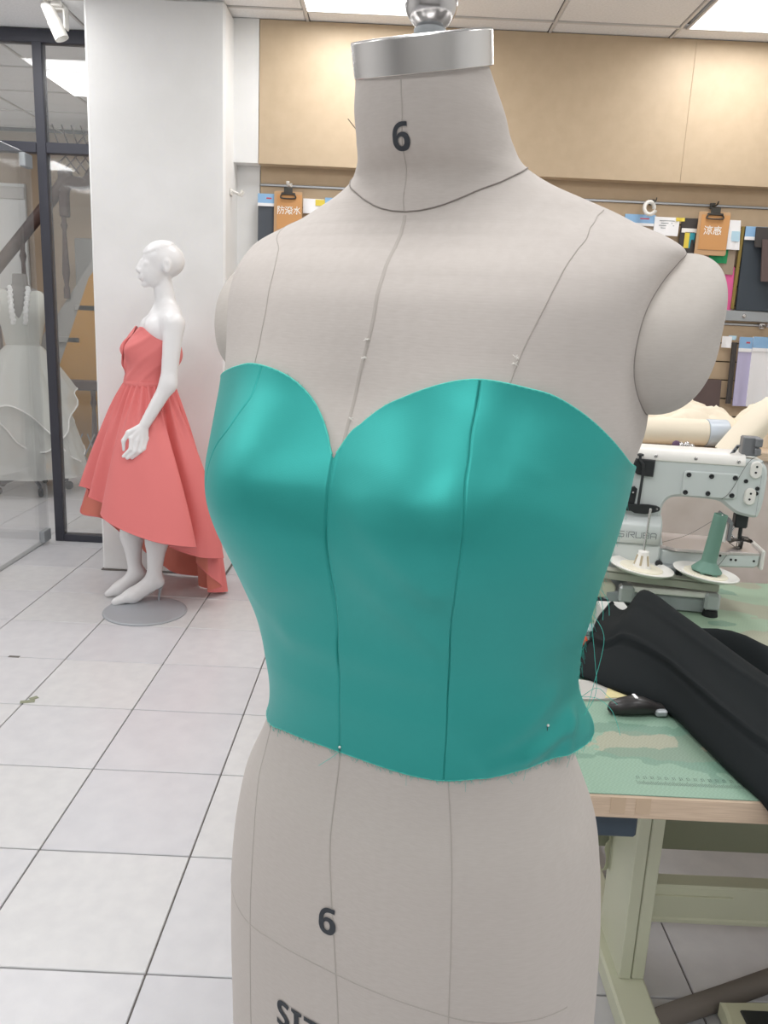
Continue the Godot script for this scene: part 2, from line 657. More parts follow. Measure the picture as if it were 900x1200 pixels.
func floor_tiles() -> void:
	var f := setting_root("floor")
	setting("slab", cube(V(-1.15, -0.056, -2.05), V(7.9, 0.1, 11.3)), mats.grout, f)
	var t := 0.4
	var meshes := []
	meshes.append(cube(V(0, -0.004, 0), V(t - 0.0045, 0.009, t - 0.0045), 0.0016).mesh())
	var rest := B.new()
	for i in range(-11, 10):
		for k in range(-8, 20):
			var x := -0.8718 + t * i + t / 2
			var z := -1.4996 - t * k + t / 2
			if x < -5.1 or x > 2.8 or z > 3.6 or z < -7.6: continue
			var seen := z < -0.8 and ((z > -5 and x > -2.6 and x < 1.7) or (z <= -4.6 and x < -1.5 and x > -3.9 and z > -7.3))
			if seen:
				var o := put("tile", meshes[0], mats[["tile_a", "tile_b", "tile_c"][rng.randi() % 3]], f)
				o.position = V(x, rng.randf_range(-0.0003, 0.0003), z)
				o.rotation.y = rng.randi() % 4 * PI / 2
			else:
				rest.box(V(x, -0.004, z), V(t - 0.0045, 0.009, t - 0.0045))
	part("tiles", rest, mats.tile_a, f, "", true)
	# scraps and marks lying on the tiles
	var b := B.new()
	b.box(V(0, 0.001, 0), V(0.05, 0.0015, 0.022), 0.0005)
	b.box(V(0.028, 0.0015, -0.012), V(0.03, 0.0015, 0.02), 0.0005, Transform3D(Basis(Vector3.UP, 0.5), V(0, 0, 0)))
	var s := solo("floor_scrap", b, mats.stand_green_dark, "small grey scrap lying alone in the middle of a floor tile", "scrap")
	s.position = V(-1.26, 0.0005, -2.72)
	s.rotation.y = 0.3
	b = B.new()
	b.box(V(0, 0.001, 0), V(0.045, 0.0012, 0.016), 0.0004)
	s = solo("floor_scrap", b, mats.grout, "flat dark chip of dirt lying on the grout line beyond the grey scrap", "scrap")
	s.position = V(-1.48, 0.0005, -3.1)


func ceiling_grid() -> void:
	var c := setting_root("ceiling")
	setting("slab", cube(V(-1.15, CEIL + 0.07, -2.05), V(7.9, 0.1, 11.3)), mats.dark_gap, c)
	var rest := B.new()
	var one := cube(V(0, 0.012, 0), V(0.577, 0.02, 0.577), 0.002).mesh()
	for i in range(-8, 6):
		for k in range(-7, 13):
			var x := -0.19 + 0.6 * i
			var z := -4.055 + 0.6 * (k - 6)
			if x < -5.1 or x > 2.8 or z > 3.6 or z < -7.5: continue
			var lamp := false
			for p in LIGHT_SPOTS: lamp = lamp or (absf(p[0] - x) < 0.3 and absf(p[1] - z) < 0.3)
			if lamp: continue
			var seen := (z < -3.3 and x > -2.6 and x < 2.6 and z > -4.7) or (z < -4.5 and x > -4.2 and x < -1.5)
			if seen: put("panel", one, mats.ceiling_panel, c).position = V(x, CEIL, z)
			else: rest.box(V(x, CEIL + 0.012, z), V(0.577, 0.02, 0.577))
	part("panels", rest, mats.ceiling_panel, c, "", true)
	for i in range(-8, 6):
		part("bar", cube(V(-0.49 + 0.6 * i, CEIL + 0.002, -2.05), V(0.014, 0.012, 11.1), 0.001), mats.t_bar, c)
	for k in range(-7, 13):
		part("bar", cube(V(-1.15, CEIL + 0.0015, -4.355 + 0.6 * (k - 6)), V(7.7, 0.012, 0.014), 0.001), mats.t_bar, c)


func spotlight() -> void:
	var t := thing("ceiling_spotlight", "small white tubular spotlight under the ceiling beside the column", "spotlight", V(-1.69, CEIL, -4.42))
	var b := B.new()
	b.box(V(0.0, -0.012, 0), V(0.05, 0.024, 0.1), 0.004)
	part("mount", b, mats.dish_white, t)
	b = B.new()
	b.box(V(0.03, -0.065, 0), V(0.012, 0.1, 0.05), 0.004)
	b.box(V(0.0, -0.028, 0), V(0.07, 0.012, 0.05), 0.004)
	part("bracket", b, mats.dish_white, t)
	var x := Transform3D(Basis(Vector3.BACK, 0.43), V(-0.02, -0.085, 0.02))
	b = B.new()
	b.lathe([Vector2(0, 0.095), Vector2(0.022, 0.093), Vector2(0.03, 0.08), Vector2(0.03, 0.005), Vector2(0.03, 0.005), Vector2(0.033, 0.003), Vector2(0.033, -0.085), Vector2(0.033, -0.085), Vector2(0.027, -0.085), Vector2(0.025, -0.06), Vector2(0, -0.058)], 24, x)
	part("barrel", b, mats.dish_white, t)


func back_room() -> void:
	var z := -7.55
	setting("wall_back", cube(V(-2.9, CEIL / 2, z - 0.05), V(4.3, CEIL, 0.1)), mats.stair_wall)
	setting("wall_inner", cube(V(-0.85, CEIL / 2, -6.2), V(0.1, CEIL, 2.7)), mats.wall_white)
	# staircase along the far wall, rising to the right
	var s := thing("staircase", "stairs with dark handrail and ochre side wall behind the glass", "staircase", V(0, 0, -6.95))
	var b := B.new()
	b.extrude(PackedVector2Array([Vector2(-4.0, 0), Vector2(-1.0, 0), Vector2(-1.0, 2.7), Vector2(-1.9, 2.62), Vector2(-2.85, 1.25), Vector2(-3.7, 0.15)]), -0.5, -0.06)
	part("body", b, mats.stair_grey, s)
	b = B.new()
	b.extrude(PackedVector2Array([Vector2(-2.95, 0.0), Vector2(-1.0, 0), Vector2(-1.0, 2.3), Vector2(-2.02, 2.3), Vector2(-2.52, 1.62), Vector2(-2.86, 0.72)]), -0.06, -0.03)
	part("side_wall", b, mats.ochre, s)
	for k in 9:
		var q := V(-3.4 + k * 0.22, 0.32 + k * 0.265, -0.28)
		part("step", cube(q, V(0.26, 0.05, 0.5), 0.006), mats.stair_grey, s)
	b = B.new()
	b.tube(curve([V(-3.5, 1.42, -0.05), V(-3.25, 1.71, -0.05), V(-2.72, 2.33, -0.05), V(-2.7, 2.44, -0.05)], 8), 0.05, 10)
	part("handrail", b, mats.dark_wood, s)
	b = B.new()
	b.tube(curve([V(-2.71, 2.28, -0.05), V(-2.66, 2.36, -0.05), V(-2.52, 2.36, -0.05), V(-2.38, 2.5, -0.05), V(-2.1, 2.7, -0.05)], 8), 0.05, 10)
	part("handrail", b, mats.dark_wood, s)
	part("newel", cube(V(-2.7, 2.27, -0.05), V(0.07, 0.36, 0.07), 0.01), mats.dark_wood, s)
	for q in [[-3.3, 0.7, 1.62], [-3.06, 1.0, 1.9], [-2.83, 1.3, 2.18], [-2.71, 1.45, 2.12]]:
		part("baluster", baluster(V(q[0], q[1], -0.05), q[2] - q[1]), mats.dark_wood, s)
	var net := B.new()   # the net tied above the rail
	for k in 7:
		var x0 := -2.76 + k * 0.075
		net.tube(curve([V(x0, 2.78, -0.02), V(x0 + 0.07, 2.6, 0.0), V(x0 + 0.2, 2.42, -0.02)], 5), 0.006, 5)
		net.tube(curve([V(x0 + 0.32, 2.78, -0.02), V(x0 + 0.18, 2.62, 0.0), V(x0 + 0.02, 2.48 - 0.02 * k, -0.02)], 5), 0.006, 5)
	part("net", net, mats.dark_wood, s)
	part("ledge", cube(V(-2.6, 1.75, -0.35), V(0.22, 0.4, 0.2), 0.01), mats.stair_grey, s)
	# low railing before the ochre wall
	var r := thing("low_railing", "low dark wooden railing before the ochre wall", "railing", V(-2.6, 0, -6.8))
	part("top_rail", cube(V(0.15, 0.76, 0), V(1.2, 0.085, 0.07), 0.012), mats.dark_wood, r)
	for k in 5:
		part("baluster", baluster(V(-0.32 + k * 0.235, 0, 0), 0.72), mats.dark_wood, r)
	net = B.new()
	for k in 9:
		var x0 := -0.3 + k * 0.1
		net.tube(curve([V(x0, 0.36, 0.03), V(x0 + 0.06, 0.22, 0.05), V(x0 + 0.15, 0.02, 0.03)], 5), 0.006, 5)
		net.tube(curve([V(x0 + 0.16, 0.36, 0.03), V(x0 + 0.09, 0.2, 0.05), V(x0, 0.02, 0.03)], 5), 0.006, 5)
	part("net", net, mats.stair_grey, r)
	# pale window boards behind
	for k in 2:
		var w := thing("wall_board", ["pale upright board on the tan wall behind the handrail", "pale upright board on the tan wall nearer the corner"][k], "board", V(-4.0 + k * 0.55, 1.9, z + 0.02))
		part("board", cube(Vector3.ZERO, V(0.42, 1.0, 0.03), 0.004), mats.lace, w)
		part("rail", cube(V(0, 0.42, 0.02), V(0.42, 0.1, 0.02), 0.004), mats.t_bar, w)
	wedding_dress()


func baluster(at: Vector3, h: float) -> B:
	var b := B.new()
	b.lathe([Vector2(0.026, 0), Vector2(0.026, h * 0.12), Vector2(0.016, h * 0.16), Vector2(0.032, h * 0.3), Vector2(0.022, h * 0.55), Vector2(0.015, h * 0.8), Vector2(0.028, h * 0.86), Vector2(0.018, h * 0.9), Vector2(0.022, h)], 12, Transform3D(Basis(), at))
	return b


func wedding_dress() -> void:
	var at := V(-2.72, 0, -6.15)
	var f := thing("small_dress_form", "grey dress form on casters wearing the white gown behind the glass", "dress form", at, 0.25)
	var b := B.new()
	var rows := []
	for q in [[0.78, 0.15, 0.11], [0.95, 0.16, 0.115], [1.1, 0.115, 0.085], [1.2, 0.13, 0.1], [1.33, 0.16, 0.125], [1.42, 0.165, 0.1], [1.48, 0.15, 0.07], [1.51, 0.075, 0.06], [1.53, 0.055, 0.055], [1.6, 0.05, 0.05], [1.605, 0.04, 0.04]]:
		var row := PackedVector3Array()
		for j in 28:
			var a := TAU * j / 28
			row.append(V(q[1] * sin(a), q[0], q[2] * cos(a)))
		rows.append(row)
	b.grid(rows, true, true)
	part("torso", b, mats.form_grey, f)
	b = B.new()
	b.lathe([Vector2(0.02, 0.1), Vector2(0.02, 0.8)], 12)
	part("pole", b, mats.frame_dark, f)
	for k in 5:
		var a := TAU * k / 5 + 0.4
		b = B.new()
		b.tube([V(0, 0.12, 0), V(0.13 * sin(a), 0.11, 0.13 * cos(a)), V(0.27 * sin(a), 0.075, 0.27 * cos(a))], [0.02, 0.017, 0.013], 8)
		var leg := part("leg", b, mats.frame_dark, f)
		b = B.new()
		b.lathe([Vector2(0, -0.012), Vector2(0.03, -0.012), Vector2(0.034, 0), Vector2(0.03, 0.012), Vector2(0, 0.012)], 14, Transform3D(Basis(Vector3.BACK, PI / 2).rotated(Vector3.UP, a), V(0.27 * sin(a), 0.034, 0.27 * cos(a))))
		part("caster", b, mats.rubber, leg)
	var g := thing("white_gown", "sheer white wedding gown with lace straps behind the glass", "dress", at, 0.25)
	rows = []
	for i in 16:
		var row := PackedVector3Array()
		for j in 61:
			var a := lerpf(-PI, PI, j / 60.0)
			var top := 1.49 - 0.2 * exp(-pow(a / 0.3, 2.0)) - 0.07 * exp(-pow((absf(a) - 1.57) / 0.3, 2.0))
			var y := lerpf(1.1, top, i / 15.0)
			var rx := tab([[1.1, 0.122], [1.2, 0.14], [1.33, 0.17], [1.43, 0.178], [1.49, 0.16]], y)
			var rz := tab([[1.1, 0.093], [1.2, 0.112], [1.33, 0.137], [1.42, 0.116], [1.49, 0.08]], y)
			row.append(V(rx * sin(a), y, rz * cos(a)))
		rows.append(row)
	b = B.new()
	b.grid(rows, false, false, false, false)
	part("bodice", b, mats.gown_top, g)
	for s in [-1, 1]:
		b = B.new()
		for k in 15:
			var y := 1.26 + k * 0.0175
			b.ball(V(s * (0.04 + 0.022 * k / 14.0) + 0.007 * (k % 2), y, tab([[1.2, 0.116], [1.33, 0.139], [1.42, 0.116], [1.51, 0.075]], y) * 0.98), V(0.018, 0.016, 0.007), 7)
		part("lace_strap", b, mats.lace, g)
	for layer in 3:
		rows = []
		for i in 15:
			var s := i / 14.0
			var row := PackedVector3Array()
			for j in 73:
				var a := TAU * j / 72
				var w := 0.018 * sin(a * (9 + layer * 2) + layer) * s
				var r := 0.115 + (0.30 - 0.03 * layer) * pow(s, 0.85) + w
				var hem := 0.14 + 0.1 * layer + (0.22 * (1 + sin(a * 2 + layer * 2.0)) if layer > 0 else 0.0)
				row.append(V(r * sin(a), lerpf(1.1, hem, s), r * 0.82 * cos(a)))
			rows.append(row)
		b = B.new()
		b.grid(rows, false, false, false, false)
		var sk := part("skirt_layer", b, mats.tulle, g)
		if layer > 0:
			b = B.new()
			b.tube(Array(rows[14]).slice(0, 72), 0.006, 5, true)
			part("hem", b, mats.lace, sk)


func slatwall() -> void:
	var s := thing("slat_wall", "tan slatted display wall with grooves and thin metal rails", "wall panel", V(0, 0, -4.6))
	part("backing", cube(V(0.98, 1.32, -0.035), V(3.43, 1.7, 0.03)), mats.slat_dark, s)
	var y := 2.163
	for k in 17:
		part("slat", cube(V(0.98, y - 0.05, -0.005), V(3.42, 0.0935, 0.03), 0.002), mats.slat_tan, s)
		y -= 0.1
	for h in [2.063, 1.463]:
		part("rail", cube(V(0.98, h + 0.002, 0.014), V(3.42, 0.012, 0.01), 0.002), mats.alu, s)
	var m := thing("shelf_rail", "grey metal shelf rail with a screw across the sample wall", "rail", V(1.9, 1.51, -4.585))
	part("rail", cube(V(0, 0, 0.02), V(1.0, 0.055, 0.03), 0.003), mats.machine_grey, m)
	var b := B.new()
	b.lathe([Vector2(0.011, 0), Vector2(0.011, 0.004), Vector2(0.008, 0.006), Vector2(0, 0.006)], 14, Transform3D(Basis(Vector3.RIGHT, PI / 2), V(-0.015, 0, 0.035)))
	part("screw", b, mats.chrome, m)


# ---------------------------------------------------------------- the dress form
# In its own axes x is the form's left side, z its front. Cross-sections from the hips up: height, half width, middle of the section.
const SECTIONS := [
	[0.6, 0.1847, -0.0342], [0.7175, 0.1847, -0.0332], [0.7871, 0.1841, -0.0305], [0.8446, 0.1825, -0.0282], [0.9002, 0.1794, -0.0267], [0.954, 0.1729, -0.0269],
	[0.9975, 0.1636, -0.0281], [1.0315, 0.1489, -0.0277], [1.0647, 0.1366, -0.0233], [1.0933, 0.1337, -0.0192], [1.1133, 0.134, -0.0155], [1.1331, 0.1348, -0.0116],
	[1.1604, 0.1385, -0.0069], [1.1911, 0.1455, -0.0002], [1.2211, 0.1516, 0.0072], [1.2505, 0.1584, 0.0123], [1.2722, 0.1627, 0.0135], [1.2935, 0.1654, 0.0112],
	[1.3146, 0.1671, 0.0064], [1.3353, 0.1713, -0.0012], [1.3558, 0.1719, -0.0046], [1.3826, 0.1694, -0.0007], [1.409, 0.1689, 0.003], [1.4316, 0.1703, 0.0001],
	[1.4475, 0.1736, -0.0117], [1.4602, 0.1774, -0.0293], [1.4702, 0.1785, -0.0466], [1.4801, 0.1635, -0.0556], [1.4888, 0.1424, -0.0578], [1.4974, 0.1244, -0.0562],
	[1.5059, 0.103, -0.047], [1.5144, 0.0817, -0.0306], [1.5246, 0.0653, -0.0101], [1.5395, 0.0578, 0.0061], [1.5571, 0.0545, 0.0174], [1.5746, 0.0493, 0.0274],
	[1.5918, 0.0445, 0.0375], [1.64, 0.0355, 0.0575],
]
const DEPTHS := [[0.6, 0.66], [0.7, 0.66], [0.85, 0.68], [1, 0.72], [1.12, 0.76], [1.2, 0.74], [1.3, 0.7], [1.38, 0.64], [1.44, 0.57], [1.46, 0.575], [1.47, 0.6], [1.48, 0.655], [1.4888, 0.735], [1.5, 0.82], [1.53, 1], [1.6, 1], [1.64, 1]]
const ROUNDS := [[0.6, 2.25], [0.7, 2.25], [0.85, 2.25], [1, 2.25], [1.12, 2.3], [1.2, 2.3], [1.3, 2.3], [1.38, 2.35], [1.44, 2.3], [1.46, 2.24], [1.47, 2.2], [1.48, 2.15], [1.4888, 2.1], [1.5, 2.05], [1.53, 2], [1.6, 2], [1.64, 2]]
const FORM_AT := Vector3(0.0275, 0, -0.66)
const FORM_TURN := -0.47124
const NECK_SEAM := [[0.0, 1.4866], [0.07, 1.4875], [0.15, 1.49], [0.28, 1.4958], [0.42, 1.5015], [0.7, 1.5092], [1.24, 1.5192], [2.0, 1.527], [3.15, 1.531]]

var widths := []
var middles := []

func lin(p: Array, x: float) -> float:
	var i := 0
	while i < p.size() - 2 and x > p[i + 1][0]: i += 1
	return lerpf(p[i][1], p[i + 1][1], clampf((x - p[i][0]) / (p[i + 1][0] - p[i][0]), 0.0, 1.0))

func skin(t: float, y: float) -> Vector3:
	if widths.is_empty():
		for r in SECTIONS:
			widths.append([r[0], r[1]])
			middles.append([r[0], r[2]])
	var a := tab(widths, y)
	var e := 2.0 / lin(ROUNDS, y)
	var s := sin(t)
	var c := cos(t)
	var x := a * signf(s) * pow(absf(s), e)
	var z := tab(middles, y) + a * lin(DEPTHS, y) * signf(c) * pow(absf(c), e)
	var w := smoothstep(0.0, 1.0, clampf((c + 0.15) / 0.6, 0.0, 1.0))
	var g := (y - 1.297) / (0.075 if y > 1.297 else 0.078)
	var h := (absf(x) - 0.082) / (0.055 if absf(x) > 0.082 else 0.074)
	z += 0.034 * exp(-g * g - h * h) * w
	return V(x, y, z)

func side_of_torso(y: float, z: float) -> float:   # how far out the torso reaches there
	var p := skin(0.0, y)
	var a := tab(widths, y)
	var n := lin(ROUNDS, y)
	var k := clampf(absf(z - tab(middles, y)) / (a * lin(DEPTHS, y)), 0.0, 0.95)
	return a * pow(1.0 - pow(k, n), 1.0 / n) + 0.0 * p.x

func skin_out(t: float, y: float) -> Vector3:   # the outward normal
	var a := skin(t + 0.012, y) - skin(t - 0.012, y)
	var b := skin(t, y + 0.003) - skin(t, y - 0.003)
	return a.cross(b).normalized() * -1.0 if a.cross(b).dot(V(sin(t), 0, cos(t))) < 0 else a.cross(b).normalized()

func above(t: float, y: float, d: float) -> Vector3: return skin(t, y) + skin_out(t, y) * d

func ring_height(t: float) -> float:   # the metal collar sits on a slanted cut
	var y := 1.575
	for k in 5: y = 1.568 - 0.305 * (skin(t, y).z - 0.0745)
	return y

# a flat tape laid along a line on the form: [t, y] points
func tape(p: Array, w: float, d: float) -> B:
	var pts := curve(p.map(func(q): return Vector2(q[0], q[1])), 8)
	var rows := []
	for i in pts.size():
		var q: Vector2 = pts[i]
		var q0: Vector2 = pts[maxi(i - 1, 0)]
		var q1: Vector2 = pts[mini(i + 1, pts.size() - 1)]
		var n := skin_out(q.x, q.y)
		var c := skin(q.x, q.y)
		var e := (skin(q1.x, q1.y) - skin(q0.x, q0.y)).normalized().cross(n) * w / 2
		rows.append(PackedVector3Array([c - e - n * 0.0006, c - e * 0.9 + n * d, c + e * 0.9 + n * d, c + e - n * 0.0006]))
	var b := B.new()
	b.grid(rows, false, false, false, false)
	# face outwards
	var i0 := b.ix[0]
	var nn := (b.v[b.ix[1]] - b.v[i0]).cross(b.v[b.ix[2]] - b.v[i0])
	var mid := (rows[0][1] as Vector3)
	if nn.dot(V(mid.x, 0, mid.z)) < 0:
		b.orient(0, true, false)
	return b

# letters laid on the form, centred at t, y; every corner goes onto the skin
func print_on_form(text: String, t0: float, y0: float, high: float, par: Node3D, wide := 1.0, slant := 0.0) -> void:
	var f := SystemFont.new()
	f.font_names = PackedStringArray(["Droid Sans"])
	f.font_weight = 700
	var tm := TextMesh.new()
	tm.text = text
	tm.font = f
	tm.font_size = 96
	tm.pixel_size = 0.001
	tm.depth = 0.0
	tm.curve_step = 1.0
	var arr := tm.get_mesh_arrays()
	var pv: PackedVector3Array = arr[Mesh.ARRAY_VERTEX]
	var pi: PackedInt32Array = arr[Mesh.ARRAY_INDEX] if arr[Mesh.ARRAY_INDEX] != null else PackedInt32Array(range(pv.size()))
	var lo := pv[0]
	var hi := pv[0]
	for q in pv:
		lo = lo.min(q)
		hi = hi.max(q)
	var sc := high / (hi.y - lo.y)
	var c := (lo + hi) / 2
	var b := B.new()
	for i in range(0, pi.size(), 3):
		subdivide(b, [pv[pi[i]], pv[pi[i + 1]], pv[pi[i + 2]]], c, sc, t0, y0, wide, 2, slant)
	part("lettering", b, mats.ink, par)

func subdivide(b: B, q: Array, c: Vector3, sc: float, t0: float, y0: float, wide: float, depth: int, slant: float) -> void:
	if depth > 0:
		var m := [(q[0] + q[1]) / 2, (q[1] + q[2]) / 2, (q[2] + q[0]) / 2]
		for k in [[q[0], m[0], m[2]], [m[0], q[1], m[1]], [m[2], m[1], q[2]], m]:
			subdivide(b, k, c, sc, t0, y0, wide, depth - 1, slant)
		return
	var s := b.v.size()
	var rad := (skin(t0 + 0.1, y0) - skin(t0 - 0.1, y0)).length() / 0.2
	for p in q:
		var d: Vector3 = (p - c) * sc
		b.v.append(above(t0 + (d.x * wide + d.y * slant) / rad, y0 + d.y, 0.0009))
		b.uv.append(Vector2.ZERO)
	var n := (b.v[s + 1] - b.v[s]).cross(b.v[s + 2] - b.v[s])
	var out := skin_out(t0, y0)
	b.ix.append_array([s, s + 1, s + 2] if n.dot(out) > 0 else [s, s + 2, s + 1])


func dress_form() -> void:
	var f := thing("dress_form", "large canvas dress form with a steel collar wearing the teal bodice", "dress form", FORM_AT, FORM_TURN)
	var rows := []
	var nt := 176
	for i in 171:
		var row := PackedVector3Array()
		for j in nt:
			var t := TAU * j / nt
			var top := tab(NECK_SEAM, absf(wrapf(t, -PI, PI)))
			var y := lerpf(0.6, 1.44, i / 130.0) if i <= 130 else lerpf(1.44, top, (i - 130) / 40.0)
			row.append(skin(t, y))
		rows.append(row)
	var b := B.new()
	b.grid(rows, true, true)
	part("torso", b, mats.canvas, f)
	rows = []
	for i in 31:
		var row := PackedVector3Array()
		for j in nt:
			var t := TAU * j / nt
			var y := lerpf(tab(NECK_SEAM, absf(wrapf(t, -PI, PI))), ring_height(t) + 0.004, i / 30.0)
			row.append(above(t, y, 0.0002))
		rows.append(row)
	b = B.new()
	b.grid(rows, true, true)
	part("neck", b, mats.canvas, f)
	# steel collar and the knob on it
	var up := V(0, 1, 0.305).normalized()
	var low := PackedVector3Array()
	for j in nt:
		var t := TAU * j / nt
		low.append(skin(t, ring_height(t)))
	var mid := Vector3.ZERO
	for q in low: mid += q / nt
	rows = []
	for q in [[0.0, 1.0], [0.0, 1.03], [0.0008, 1.045], [0.0008, 1.045], [0.0215, 1.05], [0.0215, 1.05], [0.0228, 1.04], [0.023, 0.99], [0.0223, 0.98], [0.021, 0.975], [0.021, 0.5]]:
		var row := PackedVector3Array()
		for p in low: row.append(mid + (p - mid) * q[1] + up * q[0] + V(0.0016, 0, 0.0006))
		rows.append(row)
	b = B.new()
	b.grid(rows, true, true)
	part("collar", b, mats.steel, f, "brushed steel collar")
	var lift := Transform3D(Basis(), mid + up * 0.0195 + V(0.004, 0, -0.006))
	b = B.new()
	b.lathe([Vector2(0.010, 0), Vector2(0.010, 0.0035), Vector2(0.010, 0.0035), Vector2(0.0112, 0.004), Vector2(0.0112, 0.0085), Vector2(0.0112, 0.0085), Vector2(0.009, 0.0095), Vector2(0.008, 0.014)], 28, lift)
	var stem := part("stem", b, mats.machine_grey, f)
	b = B.new()
	b.ball(lift * V(0, 0.0255, 0), V(0.0183, 0.0183, 0.0183), 20)
	part("knob", b, mats.chrome, stem)
	# arm caps
	for s in [-1, 1]:
		rows = []
		for i in 25:
			var u := PI / 2 * i / 24.0
			var row := PackedVector3Array()
			for j in 72:
				var w := TAU * j / 72
				var r := pow(maxf(cos(u), 0.0), 0.8)
				var dy := 0.0595 * r * cos(w)
				var dz := 0.0468 * r * sin(w) * (1 - 0.379 * cos(w)) - 0.0453 * pow(maxf(r * cos(w), 0.0), 2.0)
				dz *= 0.94
				var q := V(0, 1.4126 + dy + dz * 0.063, -0.0206 - dy * 0.063 + dz)
				var rim := side_of_torso(q.y, q.z) if i == 0 else absf(rows[0][j].x)
				q.x = s * (lerpf(0.1735, rim, r) + 0.0405 * pow(sin(u), 0.9))
				row.append(q)
			rows.append(row)
		var back := PackedVector3Array()
		for q in rows[0]: back.append(V(q.x - s * 0.012, lerpf(q.y, 1.41, 0.06), lerpf(q.z, -0.03, 0.06)))
		rows.insert(0, back)
		b = B.new()
		b.grid(rows, true, true)
		var cap := part("arm_cap", b, mats.canvas_cap, f)
		b = B.new()
		b.tube(Array(rows[1]).map(func(q): return V(q.x - s * 0.0005, q.y * 1.0, q.z)), 0.0009, 6, true)
		part("cap_seam", b, mats.canvas_seam, cap)
	# seams
	for q in [
			[[[0.0, 1.484], [0.02, 1.46], [0.03, 1.433], [0.03, 1.408], [0.01, 1.38], [0.0, 1.35], [0.0, 1.31]], 0.0028],
			[[[0.09, 1.566], [0.061, 1.548], [0.005, 1.5335], [-0.03, 1.52], [-0.045, 1.508], [-0.035, 1.497], [-0.009, 1.4872]], 0.0009],
			[[[-0.12, 1.085], [-0.12, 1.04], [-0.1, 1.0], [-0.06, 0.95], [-0.03, 0.9], [-0.01, 0.82], [0.0, 0.7]], 0.0012],
			[[[-1.1, 1.49], [-0.812, 1.478], [-0.65, 1.468], [-0.56, 1.4595], [-0.5, 1.4467], [-0.475, 1.432], [-0.463, 1.415], [-0.467, 1.395], [-0.47, 1.37]], 0.0007], [[[1.257, 1.4955], [1.05, 1.489], [0.864, 1.4805], [0.79, 1.4745], [0.752, 1.467], [0.742, 1.456], [0.738, 1.444], [0.724, 1.4287], [0.698, 1.4167], [0.646, 1.3967], [0.6, 1.374]], 0.0007],
			[[[0.49, 1.075], [0.48, 1.0], [0.48, 0.9], [0.47, 0.7]], 0.0008], [[[-0.9, 1.06], [-0.8, 1.02], [-0.67, 0.98], [-0.6, 0.9], [-0.6, 0.7]], 0.0008],
			[[[-1.2, 0.872], [-0.7, 0.8676], [-0.38, 0.875], [-0.11, 0.8785], [0.06, 0.878], [0.33, 0.8763], [0.6, 0.872], [1.2, 0.87]], 0.0010]]:
		part("seam", tape(q[0], q[1], 0.00035), mats.canvas_tape, f)
	var ns := []
	for j in 96:
		var t := TAU * j / 96
		ns.append(above(t, tab(NECK_SEAM, absf(wrapf(t, -PI, PI))), 0.0006))
	b = B.new()
	b.tube(ns, 0.0005, 6, true)
	part("neck_seam", b, mats.canvas_seam, f)
	print_on_form("6", 0.0, 1.5345, 0.0165, f, 1.18, 0.14)
	print_on_form("6", -0.068, 0.9262, 0.025, f, 1.05)
	print_on_form("SIZE", -0.165, 0.803, 0.029, f, 0.95)
	# little thread ends left in the front seam, and the pin in the neck
	b = B.new()
	for q in [[0.02, 1.398], [0.018, 1.386], [0.004, 1.345], [0.62, 1.392], [0.615, 1.388]]:
		for k in 6:
			var p := above(q[0], q[1], 0.001)
			var w := V(rng.randf_range(-1, 1), rng.randf_range(-0.6, 0.6), 0.3) * 0.003
			b.tube([p - w * 0.6, p + V(0, 0, 0.001), p + w], 0.00016, 4)
	part("thread_end", b, mats.print_white, f, "white thread ends in the front seam", true)
	b = B.new()
	var a := above(-0.95, 1.5395, -0.004)
	b.tube([a, a + V(-0.0105, 0.0125, 0.004)], 0.00035, 6)
	part("pin", b, mats.clip_metal, f, "pin stuck in the neck")
	# pole and foot below the frame
	b = B.new()
	b.lathe([Vector2(0.02, 0.06), Vector2(0.02, 0.62)], 16, Transform3D(Basis(), V(0, 0, -0.033)))
	part("pole", b, mats.steel, f)
	for k in 4:
		var d := V(sin(k * PI / 2 + 0.4), 0, cos(k * PI / 2 + 0.4))
		b = B.new()
		b.tube([V(0, 0.1, -0.033), V(0, 0.08, -0.033) + d * 0.12, V(0, 0.06, -0.033) + d * 0.25], [0.022, 0.018, 0.014], 8)
		var leg := part("leg", b, mats.frame_dark, f)
		b = B.new()
		b.ball(V(0, 0.024, -0.033) + d * 0.25, V(0.024, 0.024, 0.024), 10)
		part("caster", b, mats.rubber, leg)


# ---------------------------------------------------------------- the bodice
const TOP_EDGE := [[-1.7, 1.335], [-1.3, 1.350], [-1.004, 1.3604], [-0.785, 1.3666], [-0.62, 1.3716], [-0.48, 1.3752], [-0.393, 1.3748], [-0.288, 1.3716], [-0.227, 1.3679], [-0.166, 1.3616], [-0.113, 1.3529], [-0.07, 1.3418], [-0.044, 1.3325], [-0.022, 1.3215], [-0.013, 1.3185]]
const TOP_EDGE_2 := [[-0.013, 1.3185], [0.009, 1.332], [0.052, 1.3429], [0.105, 1.3529], [0.201, 1.3632], [0.297, 1.3704], [0.401, 1.3754], [0.48, 1.3768], [0.576, 1.3756], [0.672, 1.3731], [0.794, 1.3691], [0.899, 1.3622], [1.004, 1.3541], [1.143, 1.3429], [1.292, 1.3320], [1.45, 1.3232], [1.56, 1.3190], [1.9, 1.317]]
const LOW_EDGE := [[-1.7, 1.05], [-1.1, 1.0525], [-0.855, 1.0555], [-0.611, 1.064], [-0.375, 1.069], [-0.201, 1.0712], [-0.017, 1.0712], [0.105, 1.0702], [0.253, 1.069], [0.463, 1.069], [0.628, 1.0722], [0.873, 1.0765], [1.091, 1.079], [1.344, 1.0775], [1.667, 1.0735], [1.9, 1.075]]
